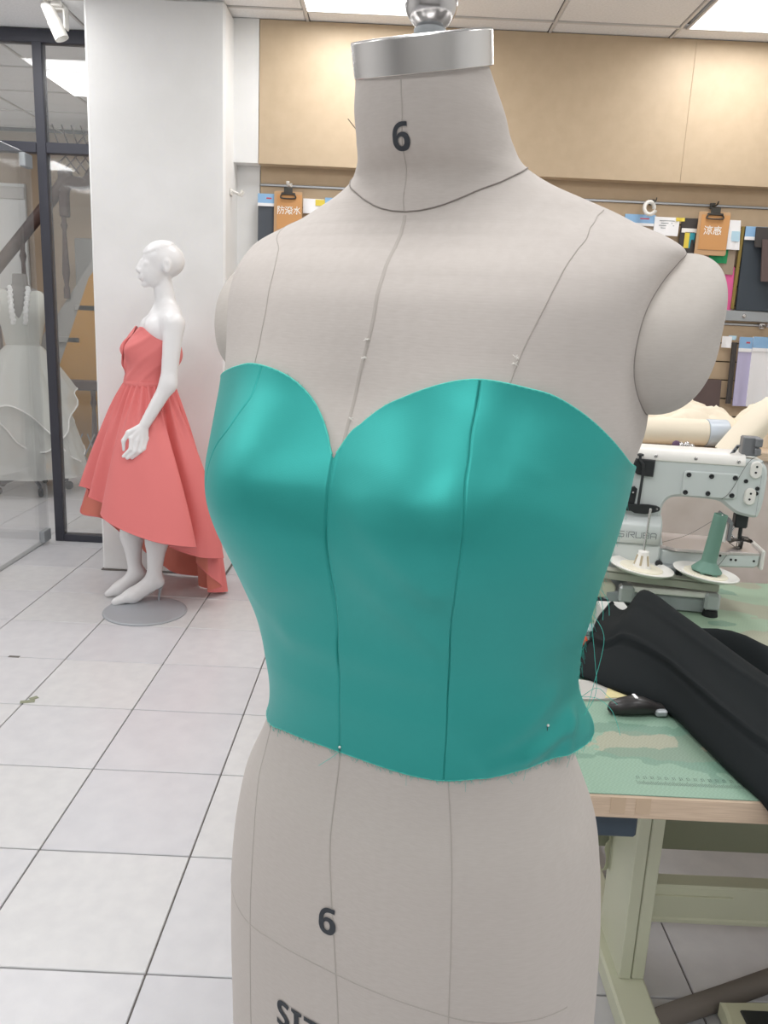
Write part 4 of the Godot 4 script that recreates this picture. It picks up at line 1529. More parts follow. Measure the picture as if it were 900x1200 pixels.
func work_table() -> void:
	var o := thing("work_table", "sewing table with green mat top, wooden edge and grey-green steel stand", "table", V(0.9, 0, -1.6))
	# the top runs from x 0.15 to 1.75
	part("tabletop", cube(V(0.05, 0.7295, -0.0175), V(1.6, 0.038, 1.085), 0.003), mats.bench_wood, o)
	var b := B.new()
	b.box(V(0.05, 0.7493, -0.0175), V(1.596, 0.0014, 1.081))
	for i in b.v.size(): b.uv[i] = Vector2((b.v[i].x + 0.75) / 1.6, (b.v[i].z + 0.56) / 1.085)
	var m := mat("cutting_mat", Color(1, 1, 1), 0.42)
	m.albedo_texture = mat_picture()
	relief(m, ntex(0.25, Color(0, 0, 0), Color(1, 1, 1), 2, 51, 256), 0.02)
	m.uv1_scale = V(1, 1, 1)
	part("mat", b, m, o, "worn mint-green mat")
	# printed ruler near the front edge
	b = B.new()
	var flat := Transform3D(Basis(V(1, 0, 0), V(0, 0, -1), V(0, 1, 0)), V(-0.5, 0.75, 0.488))
	for k in 76:
		var x := k * 0.0022
		b.stroke([Vector2(x, -0.006), Vector2(x, 0.002 if k % 5 else 0.005)], 0.0004, 0.0003, flat)
		if k % 5 == 0:
			b.stroke([Vector2(x + 0.001, 0.010), Vector2(x + 0.004, 0.010), Vector2(x + 0.0025, 0.016), Vector2(x + 0.005, 0.0165)], 0.0005, 0.0003, flat)
			b.stroke([Vector2(x + 0.0065, 0.010), Vector2(x + 0.0065, 0.017)], 0.0005, 0.0003, flat)
	part("ruler_print", b, mats.ink, o, "printed black ruler scale", true)
	# steel stand
	var g: Material = mats.stand_green
	var leg := part("leg", cube(V(-0.335, 0.38, 0.025), V(0.026, 0.66, 0.165), 0.002), g, o)
	part("leg_channel", cube(V(-0.3065, 0.38, 0.026), V(0.027, 0.66, 0.16), 0.002), g, leg)
	b = B.new()   # a flap of loosened paint on the leg
	var r0 := PackedVector3Array()
	var r1 := PackedVector3Array()
	for k in 12:
		var y := 0.34 - k * 0.012
		r0.append(V(-0.349, y, -0.045))
		r1.append(V(-0.362 - 0.004 * sin(k * 1.3), y - 0.002, -0.035 + 0.004 * sin(k * 2.1)))
	b.sheet([r0, r1], [Array(r0).map(func(q): return q + V(0, 0, -0.001)), Array(r1).map(func(q): return q + V(0, 0, -0.001))])
	part("peeling_flap", b, g, leg)
	part("foot_bar", cube(V(-0.33, 0.025, 0.0), V(0.078, 0.05, 1.1), 0.005), g, o)
	part("bracket", cube(V(-0.32, 0.69, 0.02), V(0.09, 0.006, 0.4), 0.001), g, o)
	for x in [0.55]:
		part("leg", cube(V(x, 0.38, 0.025), V(0.056, 0.66, 0.16), 0.003), g, o)
		part("foot_bar", cube(V(x, 0.025, 0.0), V(0.078, 0.05, 1.1), 0.005), g, o)
	part("apron", cube(V(0.1, 0.48, -0.07), V(1.3, 0.45, 0.02), 0.002), mats.stand_green_dark, o)
	b = B.new()
	b.box(V(0.13, 0.165, 0.0), V(0.86, 0.085, 0.012), 0.002)
	b.box(V(0.13, 0.206, -0.015), V(0.86, 0.01, 0.04), 0.002)
	b.box(V(0.13, 0.122, -0.015), V(0.86, 0.014, 0.05), 0.003)
	b.box(V(-0.18, 0.185, 0.008), V(0.2, 0.004, 0.006), 0.001)
	part("stretcher", b, g, o)
	b = B.new()
	b.box(V(-0.60, 0.672, 0.29), V(0.24, 0.075, 0.34), 0.004)
	part("drawer", b, mats.drawer_blue, o, "dark blue under-table drawer")
	for z in [-0.06, 0.5]:
		b = B.new()
		b.lathe([Vector2(0, -0.012), Vector2(0.028, -0.012), Vector2(0.032, -0.006), Vector2(0.032, 0.006), Vector2(0.028, 0.012), Vector2(0, 0.012)], 20, Transform3D(Basis(Vector3.BACK, PI / 2), V(-0.405, 0.032, z)))
		var c := part("caster", b, mats.rubber, o)
		b = B.new()
		b.box(V(-0.39, 0.05, z), V(0.05, 0.02, 0.04), 0.004)
		part("caster_fork", b, g, c)
	# clear tape remnants on the front edge
	for x in [-0.537, -0.50]:
		part("tape", cube(V(x, 0.733, 0.5254), V(0.022, 0.026, 0.0008), 0.0002), mat("old_tape", Color("cdb59a"), 0.25), o, "strip of old clear tape")
	# pedal and the bar on the floor
	var p := thing("foot_pedal", "cream framed foot pedal with dark rubber under the sewing table", "pedal", V(0.86, 0, -1.3))
	b = B.new()
	var pts := PackedVector2Array()
	for q in curve([Vector2(-0.11, -0.13), Vector2(-0.11, 0.11), Vector2(-0.085, 0.14), Vector2(0.12, 0.14), Vector2(0.14, 0.11), Vector2(0.14, -0.13)], 4, true): pts.append(q)
	b.extrude(pts, 0.02, 0.058, 0.006, Transform3D(Basis(V(1, 0, 0), V(0, 0, -1), V(0, 1, 0)), Vector3.ZERO))
	part("frame", b, mat("pedal_cream", Color("c3c3a8"), 0.5), p)
	part("rubber_pad", cube(V(0.02, 0.058, 0.0), V(0.2, 0.008, 0.23), 0.003), mats.black_plastic, p)
	for z in [-0.1, 0.1]:
		part("foot", cube(V(0.02, 0.01, z), V(0.2, 0.02, 0.02), 0.004), mats.rubber, p)
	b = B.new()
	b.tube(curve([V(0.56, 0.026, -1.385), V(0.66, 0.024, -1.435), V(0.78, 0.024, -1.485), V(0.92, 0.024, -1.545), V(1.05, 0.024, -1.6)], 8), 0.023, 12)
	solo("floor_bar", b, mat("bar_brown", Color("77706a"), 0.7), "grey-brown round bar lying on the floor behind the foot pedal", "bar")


# ---------------------------------------------------------------- the sewing machine (seen from behind)
const MACHINE_AT := Vector3(0.796, 0.75, -1.871)
const MACHINE_TURN := -0.13963

func dots(par: Node3D, called: String, pts: Array, r: float, z: float, m: Material, deep := 0.003) -> void:
	for q in pts:
		var b := B.new()
		b.lathe([Vector2(r, -0.002), Vector2(r, deep * 0.7), Vector2(r * 0.8, deep), Vector2(r * 0.45, deep), Vector2(r * 0.4, deep * 0.4), Vector2(0, deep * 0.4)], 14, Transform3D(Basis(Vector3.RIGHT, PI / 2), V(q[0], q[1], z)))
		part(called, b, m, par)

func pill(x: float, y: float, w: float, h: float) -> PackedVector2Array:
	var p := PackedVector2Array()
	for i in 13: p.append(Vector2(x + w * cos(PI * i / 12), y + h + w * sin(PI * i / 12)))
	for i in 13: p.append(Vector2(x - w * cos(PI * i / 12), y - h - w * sin(PI * i / 12)))
	return p

func sewing_machine() -> void:
	var o := thing("sewing_machine", "pale grey industrial sewing machine on the green topped table", "sewing machine", MACHINE_AT, MACHINE_TURN)
	var gm: Material = mats.machine
	# arm, column and head in one casting
	var p := PackedVector2Array()
	for q in [[-0.262, 0.11], [-0.262, 0.36]]: p.append(Vector2(q[0], q[1]))
	for q in curve([Vector2(-0.255, 0.372), Vector2(-0.2, 0.378), Vector2(0.06, 0.376), Vector2(0.088, 0.368), Vector2(0.1, 0.345), Vector2(0.1, 0.28), Vector2(0.094, 0.243), Vector2(0.082, 0.236), Vector2(0.045, 0.242), Vector2(0.022, 0.256), Vector2(0.0, 0.27), Vector2(-0.04, 0.274), Vector2(-0.095, 0.274), Vector2(-0.118, 0.266), Vector2(-0.13, 0.243), Vector2(-0.128, 0.2), Vector2(-0.117, 0.15)], 4): p.append(q)
	p.append(Vector2(-0.113, 0.11))
	var b := B.new()
	b.extrude(p, -0.17, -0.06, 0.007)
	part("arm", b, gm, o)
	# top cover with its screws
	b = B.new()
	var rows := []
	for x in [-0.25, -0.249, 0.044, 0.046]:
		var row := PackedVector3Array()
		for q in curve([Vector2(-0.166, 0.36), Vector2(-0.164, 0.378), Vector2(-0.15, 0.386), Vector2(-0.08, 0.386), Vector2(-0.062, 0.378), Vector2(-0.0565, 0.362), Vector2(-0.06, 0.358)], 4): row.append(V(x, q.y, q.x))
		rows.append(row)
	b.grid(rows, true, true)
	var cover := part("top_cover", b, mats.dish_white, o)
	dots(cover, "screw", [[-0.16, 0.370], [-0.068, 0.370], [0.03, 0.369]], 0.0045, -0.059, mats.chrome, 0.004)
	b = B.new()
	b.extrude(PackedVector2Array([Vector2(-0.088, 0.279), Vector2(0.03, 0.279), Vector2(0.036, 0.285), Vector2(0.036, 0.336), Vector2(0.031, 0.34), Vector2(-0.086, 0.34), Vector2(-0.091, 0.335), Vector2(-0.092, 0.284)]), -0.062, -0.053, 0.002)
	var plate := part("side_plate", b, gm, o)
	dots(plate, "screw", [[-0.08, 0.331], [-0.028, 0.331], [0.026, 0.331], [-0.083, 0.288], [-0.031, 0.289], [0.024, 0.288]], 0.0058, -0.053, mats.black_plastic)
	dots(o, "screw", [[0.053, 0.324], [0.081, 0.308], [0.08, 0.296]], 0.005, -0.06, mats.black_plastic)
	for q in [[0.071, 0.353], [0.066, 0.288]]:
		b = B.new()
		b.extrude(pill(q[0], q[1], 0.0125, 0.008), -0.062, -0.052, 0.002)
		var guide := part("thread_guide", b, mats.dish_white, o)
		dots(guide, "eyelet", [[q[0], q[1] + 0.008], [q[0] - 0.001, q[1] - 0.006]], 0.0026, -0.052, mats.black_plastic, 0.001)
	part("head_seam", cube(V(0.0865, 0.29, -0.0602), V(0.0008, 0.1, 0.001)), mats.machine_grey, o)
	# thread tension guide on top
	b = B.new()
	b.box(V(0.058, 0.405, -0.09), V(0.04, 0.046, 0.03), 0.003)
	b.box(V(0.072, 0.416, -0.07), V(0.016, 0.02, 0.012), 0.002)
	b.box(V(0.072, 0.394, -0.07), V(0.014, 0.016, 0.012), 0.002)
	part("tension_block", b, mat("tension_grey", Color("85878a"), 0.4, 0.4), o)
	b = B.new()
	b.extrude(PackedVector2Array([Vector2(0.012, 0.386), Vector2(0.022, 0.388), Vector2(0.034, 0.409), Vector2(0.024, 0.407)]), -0.075, -0.071, 0.001)
	var small := part("guide_plate", b, mats.tension_grey, o)
	dots(small, "eyelet", [[0.020, 0.393], [0.026, 0.402]], 0.0028, -0.071, mats.black_plastic, 0.001)
	# black lever gear on the column
	b = B.new()
	b.extrude(PackedVector2Array([Vector2(-0.206, 0.362), Vector2(-0.161, 0.361), Vector2(-0.162, 0.32), Vector2(-0.182, 0.321), Vector2(-0.2, 0.324), Vector2(-0.212, 0.334), Vector2(-0.216, 0.345)]), -0.06, -0.048, 0.002)
	part("black_bracket", b, mats.black_plastic, o)
	b = B.new()
	b.tube([V(-0.198, 0.372, -0.046), V(-0.198, 0.36, -0.044), V(-0.19, 0.35, -0.04), V(-0.188, 0.335, -0.04), V(-0.191, 0.25, -0.038)], 0.0035, 8)
	b.lathe([Vector2(0.008, 0), Vector2(0.008, 0.004), Vector2(0.003, 0.006)], 12, Transform3D(Basis(), V(-0.198, 0.37, -0.046)))
	part("lift_rod", b, mats.black_plastic, o)
	b = B.new()
	p = PackedVector2Array([Vector2(-0.26, 0.236), Vector2(-0.26, 0.246), Vector2(-0.215, 0.25), Vector2(-0.165, 0.2525), Vector2(-0.146, 0.2505), Vector2(-0.139, 0.2475), Vector2(-0.137, 0.243), Vector2(-0.14, 0.238), Vector2(-0.15, 0.234), Vector2(-0.17, 0.2285), Vector2(-0.196, 0.229), Vector2(-0.204, 0.2335)])
	b.extrude(p, -0.052, -0.044, 0.001)
	b.extrude(PackedVector2Array([Vector2(-0.215, 0.248), Vector2(-0.198, 0.25), Vector2(-0.195, 0.288), Vector2(-0.202, 0.294), Vector2(-0.212, 0.29), Vector2(-0.232, 0.288), Vector2(-0.232, 0.27), Vector2(-0.214, 0.272)]), -0.056, -0.05, 0.001)
	var lever := part("lever", b, mats.black_plastic, o)
	dots(lever, "eyelet", [[-0.145, 0.2435], [-0.205, 0.28]], 0.0025, -0.0445, mats.chrome, 0.001)
	# base block with the raised name
	b = B.new()
	rows = []
	for q in [[0.152, 0.0], [0.158, 0.032], [0.2, 0.030], [0.208, 0.024], [0.222, 0.0]]:
		rows.append(PackedVector3Array([V(-0.262, q[0], -0.06 + q[1]), V(-0.135, q[0], -0.06 + q[1]), V(-0.128, q[0], -0.066 + q[1] * 0.9), V(-0.126, q[0], -0.08), V(-0.262, q[0], -0.08)]))
	b.grid(rows, true, true)
	var block := part("name_block", b, gm, o)
	b = B.new()
	var x0 := -0.231
	for ch in [
			[[[9, 10], [1, 10], [0, 9], [0, 6], [1, 5], [8, 5], [9, 4], [9, 1], [8, 0], [0, 0]]],
			[[[2, 6], [2, 0]], [[2, 9.4], [2, 10]]],
			[[[0, 0], [0, 9], [1, 10], [8, 10], [9, 9], [9, 6], [8, 5], [3, 5], [9, 0]]],
			[[[0, 10], [0, 1], [1, 0], [8, 0], [9, 1], [9, 10]]],
			[[[0, 0], [0, 10], [8, 10], [9, 9], [9, 6], [8, 5], [1, 5]], [[8, 5], [9, 4], [9, 1], [8, 0], [0, 0]]],
			[[[0, 0], [0, 8], [2, 10], [7, 10], [9, 8], [9, 0]], [[0, 4], [9, 4]]]]:
		var wide := 0.0
		for st in ch:
			var pts := []
			for q in st:
				pts.append(Vector2(x0 + q[0] * 0.00145, 0.1725 + q[1] * 0.00135))
				wide = maxf(wide, q[0])
			b.stroke(pts, 0.0016, 0.0004, Transform3D(Basis(), V(0, 0, -0.0285)))
		x0 += wide * 0.00145 + 0.0042
	part("lettering", b, mats.print_grey, block)
	b = B.new()
	b.box(V(-0.195, 0.125, -0.09), V(0.135, 0.06, 0.11), 0.004)
	part("column_base", b, gm, o)
	# cylinder bed and cloth plate
	b = B.new()
	p = PackedVector2Array()
	for q in [[-0.12, 0.1], [0.1, 0.112], [0.11, 0.118], [0.112, 0.146], [-0.12, 0.14]]: p.append(Vector2(q[0], q[1]))
	b.extrude(p, -0.15, -0.058, 0.004)
	var bed := part("bed", b, gm, o)
	dots(bed, "screw", [[0.012, 0.137], [0.019, 0.137], [0.045, 0.129], [0.056, 0.129], [0.098, 0.13]], 0.003, -0.058, mats.black_plastic, 0.001)
	b = B.new()
	p = PackedVector2Array([Vector2(-0.135, 0.2), Vector2(0.1, 0.2), Vector2(0.118, 0.18), Vector2(0.118, 0.06), Vector2(0.04, 0.055), Vector2(0.03, 0.045), Vector2(-0.09, 0.042), Vector2(-0.11, 0.06), Vector2(-0.135, 0.06)])
	b.extrude(p, 0.0, 0.007, 0.0015, Transform3D(Basis(V(1, 0, 0), V(0, 0, -1), V(0, 1, 0)), V(0, 0.143, 0)))
	part("cloth_plate", b, mat("plate_steel", Color("d2c9c6"), 0.25, 0.35), o)
	part("end_cap", cube(V(0.116, 0.135, -0.1), V(0.008, 0.05, 0.1), 0.003), mats.dish_white, o)
	# needle and presser parts
	b = B.new()
	b.box(V(0.062, 0.222, -0.09), V(0.03, 0.034, 0.03), 0.003)
	b.tube([V(0.066, 0.21, -0.09), V(0.066, 0.175, -0.09)], 0.005, 8)
	part("needle_clamp", b, mats.black_plastic, o)
	b = B.new()
	for q in [[0.062, 0.003], [0.066, 0.003], [0.07, 0.003]]: b.tube([V(q[0], 0.185, -0.088), V(q[0], 0.155, -0.088)], 0.001, 5)
	b.tube([V(0.05, 0.205, -0.085), V(0.04, 0.19, -0.08), V(0.052, 0.178, -0.078)], 0.003, 6)
	part("needle", b, mats.chrome, o)
	b = B.new()
	p = PackedVector2Array([Vector2(0.04, 0.166), Vector2(0.052, 0.172), Vector2(0.076, 0.174), Vector2(0.09, 0.171), Vector2(0.094, 0.174), Vector2(0.09, 0.178), Vector2(0.074, 0.18), Vector2(0.072, 0.153), Vector2(0.062, 0.152)])
	b.extrude(p, -0.105, -0.075, 0.001)
	part("presser_foot", b, mats.black_plastic, o)
	b = B.new()
	b.extrude(PackedVector2Array([Vector2(0.008, 0.245), Vector2(0.034, 0.228), Vector2(0.042, 0.218), Vector2(0.042, 0.172), Vector2(0.034, 0.172), Vector2(0.034, 0.214), Vector2(0.002, 0.235)]), -0.08, -0.07, 0.001)
	part("presser_arm", b, mats.tension_grey, o)
	b = B.new()
	b.box(V(0.025, 0.19, -0.085), V(0.017, 0.05, 0.014), 0.003)
	var wp := part("needle_guard", b, mats.dish_white, o)
	dots(wp, "screw", [[0.022, 0.207], [0.022, 0.194], [0.02, 0.178]], 0.0025, -0.078, mats.black_plastic, 0.001)
	# base, drawer strip, rails and feet
	b = B.new()
	b.box(V(-0.13, 0.02, -0.06), V(0.25, 0.036, 0.1), 0.004)
	b.box(V(-0.13, 0.092, -0.1), V(0.27, 0.03, 0.14), 0.004)
	part("base", b, mats.machine_grey, o)
	part("drip_tray", cube(V(-0.09, 0.049, -0.04), V(0.2, 0.014, 0.08), 0.003), mats.dish_white, o)
	b = B.new()
	b.box(V(-0.135, 0.07, -0.008), V(0.29, 0.018, 0.016), 0.002, Transform3D(Basis(Vector3.BACK, -0.035), Vector3.ZERO))
	b.box(V(-0.135, 0.083, -0.025), V(0.29, 0.004, 0.05), 0.001, Transform3D(Basis(Vector3.BACK, -0.035), Vector3.ZERO))
	part("spool_rail", b, mats.machine_rail, o)
	dots(o, "screw", [[-0.205, 0.098], [-0.033, 0.072]], 0.0035, -0.006, mats.black_plastic, 0.002)
	dots(o, "screw", [[-0.078, 0.094], [-0.128, 0.112]], 0.009, -0.028, mats.black_plastic, 0.004)
	for q in [[0.0, 0.0], [-0.2, 0.0], [0.0, -0.13], [-0.2, -0.13]]:
		b = B.new()
		b.box(V(q[0], 0.036, q[1] - 0.008), V(0.036, 0.044, 0.034), 0.006)
		var foot := part("foot", b, mat("cast_grey", Color("bcbfc1"), 0.35, 0.45), o)
		b = B.new()
		b.lathe([Vector2(0.0185, 0.0), Vector2(0.016, 0.015)], 20, Transform3D(Basis(), V(q[0], 0.0, q[1] - 0.004)))
		part("rubber_pad", b, mats.rubber, foot)
	# spool plates, tilted a little to the right
	var tilt := Basis(Vector3.BACK, -0.11)
	for q in [[-0.177, 0.108], [-0.03, 0.107]]:
		var t := Transform3D(tilt, V(q[0], q[1], 0.022))
		b = B.new()
		b.lathe([Vector2(0.012, -0.014), Vector2(0.014, -0.003), Vector2(0.06, -0.001), Vector2(0.074, 0.006), Vector2(0.0755, 0.009), Vector2(0.0735, 0.010), Vector2(0.06, 0.003), Vector2(0.05, 0.0045), Vector2(0.0, 0.0045)], 40, t)
		var dish := part("spool_plate", b, mats.dish_white, o)
		b = B.new()
		b.lathe([Vector2(0.05, 0.004), Vector2(0.05, 0.0065), Vector2(0.047, 0.0075), Vector2(0.0, 0.0075)], 36, t)
		part("spool_pad", b, mat("pad_cream", Color("e6e0cc"), 0.6), dish)
		b = B.new()
		var stand := Transform3D(Basis(Vector3.BACK, -0.035 if q[0] < -0.1 else -0.13), t.origin)
		b.lathe([Vector2(0.003, 0.0), Vector2(0.003, 0.148), Vector2(0.002, 0.15)], 10, stand)
		part("spindle", b, mats.steel, dish)
		b = B.new()
		if q[0] < -0.1:
			b.lathe([Vector2(0.023, 0.004), Vector2(0.021, 0.008), Vector2(0.012, 0.042), Vector2(0.0125, 0.046), Vector2(0.005, 0.047)], 24, stand)
			var cone := part("spool_cone", b, mats.dish_white, dish)
			for a in [0.9, 1.9, 2.9]:
				b = B.new()
				var d := V(cos(a), 0, sin(a))
				b.box(Vector3.ZERO, V(0.005, 0.024, 0.003), 0.0005, stand * Transform3D(Basis(Vector3.UP, PI / 2 - a) * Basis(Vector3.RIGHT, -0.24), d * 0.0162 + V(0, 0.025, 0)))
				part("slot", b, mat("slot_tan", Color("b7a98c"), 0.7), cone)
	# thread running to the needle
	b = B.new()
	b.tube(curve([V(0.079, 0.39, -0.06), V(0.05, 0.37, -0.052), V(0.02, 0.3, -0.05), V(0.002, 0.278, -0.052)], 6), 0.0006, 4)
	b.tube(curve([V(0.035, 0.145, -0.055), V(0.02, 0.12, -0.05), V(0.0, 0.1, -0.04)], 6), 0.0006, 4)
	b.tube(curve([V(-0.12, 0.155, -0.07), V(-0.06, 0.18, -0.07), V(0.0, 0.225, -0.07)], 6), 0.0005, 4)
	part("thread", b, mats.clip_metal, o)
	# the green cone standing on the second plate
	var turned := Transform3D(Basis(Vector3.UP, MACHINE_TURN), MACHINE_AT) * Transform3D(tilt, V(-0.03, 0.107, 0.022))
	var c := thing("thread_spool", "empty grey-green plastic spool on the sewing machine's spool plate", "spool")
	c.transform = turned
	b = B.new()
	b.lathe([Vector2(0.0345, 0.012), Vector2(0.035, 0.015), Vector2(0.018, 0.034), Vector2(0.0172, 0.037), Vector2(0.0155, 0.146), Vector2(0.0155, 0.15), Vector2(0.0135, 0.15), Vector2(0.0135, 0.1), Vector2(0.006, 0.098)], 32)
	part("tube", b, mats.spool_green, c)
	for k in 6:
		var a := TAU * k / 6
		part("lug", cube(V(0.026 * cos(a), 0.0085, 0.026 * sin(a)), V(0.012, 0.008, 0.012), 0.002), mats.spool_green, c)


# ---------------------------------------------------------------- cloth and small things on the table
func trousers() -> void:
	var o := thing("black_trousers", "black trousers heaped over the front of the green table", "trousers", V(0.5, 0.75, -1.35))
	# stations along the garment: where its near edge meets the table and where its far ridge stands, in world metres
	var st := [[[0.383, 0.757, -1.484], [0.516, 0.82, -1.728]], [[0.41, 0.757, -1.456], [0.520, 0.835, -1.644]], [[0.443, 0.757, -1.419], [0.570, 0.866, -1.686]], [[0.515, 0.757, -1.337], [0.601, 0.866, -1.539]], [[0.535, 0.757, -1.239], [0.634, 0.856, -1.423]],
		[[0.552, 0.757, -1.131], [0.660, 0.845, -1.345]], [[0.572, 0.752, -1.055], [0.70, 0.83, -1.25]], [[0.60, 0.70, -1.015], [0.76, 0.79, -1.12]], [[0.64, 0.62, -0.99], [0.80, 0.68, -1.03]]]
	var lo := curve(st.map(func(q): return V(q[0][0], q[0][1], q[0][2])), 7)
	var hi := curve(st.map(func(q): return V(q[1][0], q[1][1], q[1][2])), 7)
	var rows := []
	for i in lo.size():
		var a: Vector3 = lo[i]
		var c: Vector3 = hi[i]
		var along: Vector3 = (lo[mini(i + 1, lo.size() - 1)] + hi[mini(i + 1, lo.size() - 1)] - lo[maxi(i - 1, 0)] - hi[maxi(i - 1, 0)]).normalized()
		var n := along.cross(c - a).normalized()
		if n.y < 0: n = -n
		var row := PackedVector3Array()
		var s := float(i) / (lo.size() - 1)
		for j in 120:
			var w := TAU * j / 120
			var u := 0.5 - 0.5 * cos(w)
			var q := a.lerp(c, u)
			var up := sin(w)
			var fat := lerpf(0.010, 0.028, smoothstep(0.05, 0.45, s)) * signf(up) * pow(absf(up), 0.75)
			if up > 0:
				# a raised crease down the middle and softer folds beside it
				fat += 0.006 * exp(-pow((u - 0.47 + 0.2 * s) / 0.022, 2.0)) - 0.004 * exp(-pow((u - 0.42 + 0.2 * s) / 0.025, 2.0))
				fat += 0.004 * sin(u * 11.0 + s * 7.0) * sin(PI * u)
				fat += 0.004 * exp(-pow((u - 0.8) / 0.03, 2.0)) * s
			q += n * fat
			var edge := -1.073
			if q.z < edge: q.y = maxf(q.y, 0.7525)
			q -= V(0.5, 0.75, -1.35)
			row.append(q)
		rows.append(row)
	var b := B.new()
	var inner := []
	for r in rows.slice(0, 8):
		var m := Vector3.ZERO
		for q in r: m += q / 120.0
		var rr := PackedVector3Array()
		for q in r: rr.append(q.lerp(m, 0.06))
		inner.append(rr)
	inner.reverse()
	b.grid(inner + rows, true)
	part("leg", b, mats.trouser_black, o)
	b = B.new()   # folded hem round the open end
	b.tube(Array(rows[0]), 0.0035, 6, true)
	part("hem", b, mats.trouser_black, o)
	b = B.new()   # second layer lying further back
	var l2 := []
	for k in 14:
		var s := k / 13.0
		var row := PackedVector3Array()
		for j in 22:
			var u := j / 21.0
			var q := V(0.60, 0.755, -1.62).lerp(V(0.83, 0.755, -1.30), s) + V(0.12, 0.0, -0.03) * u * (0.45 + 0.55 * sin(PI * (0.15 + 0.7 * s)))
			q.y += 0.075 * sin(PI * clampf(0.08 + 0.92 * (1 - u), 0, 1)) * (0.6 + 0.4 * sin(s * 5.0)) + 0.005 * sin(u * 12 + s * 9)
			row.append(q - V(0.5, 0.75, -1.35))
		l2.append(row)
	b.sheet(l2, l2.map(func(r): return PackedVector3Array(Array(r).map(func(q): return q - V(0, 0.003, 0)))))
	part("back_layer", b, mats.trouser_black, o)


func table_things() -> void:
	var y := 0.7502
	var b := B.new()
	b.extrude(PackedVector2Array([Vector2(0.24, 1.36), Vector2(0.455, 1.388), Vector2(0.48, 1.44), Vector2(0.25, 1.5)]), 0, 0.004, 0.0005, Transform3D(Basis(V(1, 0, 0), V(0, 0, -1), V(0, 1, 0)), V(0, y, 0)))
	var o := thing("paper_sheets", "thin stack of pale grey paper under the black trousers", "paper")
	part("sheet", b, mat("paper_grey", Color("b9b7b1"), 0.8), o)
	b = B.new()
	b.extrude(PackedVector2Array([Vector2(0.42, 1.385), Vector2(0.49, 1.395), Vector2(0.5, 1.43), Vector2(0.44, 1.44)]), 0, 0.001, 0.0002, Transform3D(Basis(V(1, 0, 0), V(0, 0, -1), V(0, 1, 0)), V(0, y + 0.0042, 0)))
	part("corner", b, mat("pale_yellow", Color("d6cb98"), 0.8), o, "yellow corner of the sheets")
	# small glossy black tool
	var t := thing("hand_tool", "small glossy black pointed tool with pale grey end on the mat", "tool", V(0.462, y, -1.338), 0.12)
	b = B.new()
	var rows := []
	for q in [[-0.052, 0.002, 0.004, 0.012], [-0.047, 0.010, 0.010, 0.012], [-0.03, 0.017, 0.015, 0.014], [-0.005, 0.019, 0.017, 0.017], [0.015, 0.018, 0.015, 0.015], [0.04, 0.012, 0.009, 0.010], [0.055, 0.011, 0.008, 0.009]]:
		var row := PackedVector3Array()
		for j in 24:
			var a := TAU * j / 24
			row.append(V(q[0], maxf(0.0, q[3] + q[2] * sin(a)), q[1] * cos(a)))
		rows.append(row)
	b.grid(rows, true, true)
	var blk := mat("gloss_black", Color("2b2929"), 0.33)
	part("body", b, blk, t)
	part("tip", cube(V(0.041, 0.008, 0.014), V(0.022, 0.012, 0.012), 0.003), mats.machine_grey, t, "pale grey end")
	part("band", cube(V(-0.004, 0.033, 0.0), V(0.006, 0.003, 0.016), 0.001), mats.paper, t)
	# things between the bodice and the machine
	t = thing("cream_box", "cream plastic box with a dark base beside the sewing machine", "box", V(0.522, y, -1.945))
	b = B.new()
	p_round(b, -0.055, 0.055, 0.018, 0.058, -0.05, 0.03)
	part("cover", b, mat("cream_plastic", Color("d5d3bf"), 0.45), t)
	part("base", cube(V(0, 0.009, -0.01), V(0.112, 0.018, 0.082), 0.003), mats.frame_dark, t)
	solo("white_carton", cube(V(0.517, y + 0.0335, -1.72), V(0.062, 0.067, 0.06), 0.002), mat("carton", Color("c6c6c2"), 0.7), "plain pale carton behind the black trousers", "carton")
	solo("grey_block", cube(V(0.468, y + 0.026, -1.80), V(0.034, 0.052, 0.04), 0.003), mat("block_grey", Color("666a63"), 0.6), "dark grey block beside the plain pale carton", "block")
	t = thing("clear_case", "flat clear plastic case with pale edges behind the orange ball", "case", V(0.45, y, -1.665))
	for k in 3: part("tray", cube(V(0, 0.006 + k * 0.012, 0), V(0.11, 0.010, 0.05), 0.002), mat("case_%d" % k, [Color("b8cac9"), Color("d4dcdb"), Color("a4bcbd")][k], 0.25), t)
	b = B.new()
	b.ball(V(0.41, y + 0.0245, -1.598), V(0.026, 0.0245, 0.026), 14)
	solo("orange_pincushion", b, mats.orange, "round orange pincushion beside the bodice's frayed side", "pincushion")
	b = B.new()
	b.lathe([Vector2(0.011, 0), Vector2(0.011, 0.002), Vector2(0.006, 0.002), Vector2(0.006, 0.0)], 18)
	for k in 3:
		var plate := solo("metal_washer", b, mats.machine_grey, ["thin round metal washer lying on the mat closest to the sewing machine", "thin round metal washer on the mat between two others", "thin round metal washer on the mat closest to the trousers"][k], "washer", "washers on the mat")
		plate.position = V([0.71, 0.74, 0.765][k], y, [-1.70, -1.665, -1.63][k])
	b = B.new()
	var w := []
	for i in 9:
		var row := PackedVector3Array()
		for j in 9: row.append(V(0.70 + i * 0.009, y + 0.002 + 0.006 * rng.randf() * sin(PI * i / 8.0) * sin(PI * j / 8.0), -1.60 + j * 0.008))
		w.append(row)
	b.sheet(w, w.map(func(r): return PackedVector3Array(Array(r).map(func(q): return q - V(0, 0.0015, 0)))))
	solo("plastic_wrap", b, mat("wrap", Color("d6dedb"), 0.15), "crumpled scrap of clear plastic wrap on the mat by the trousers", "wrap")

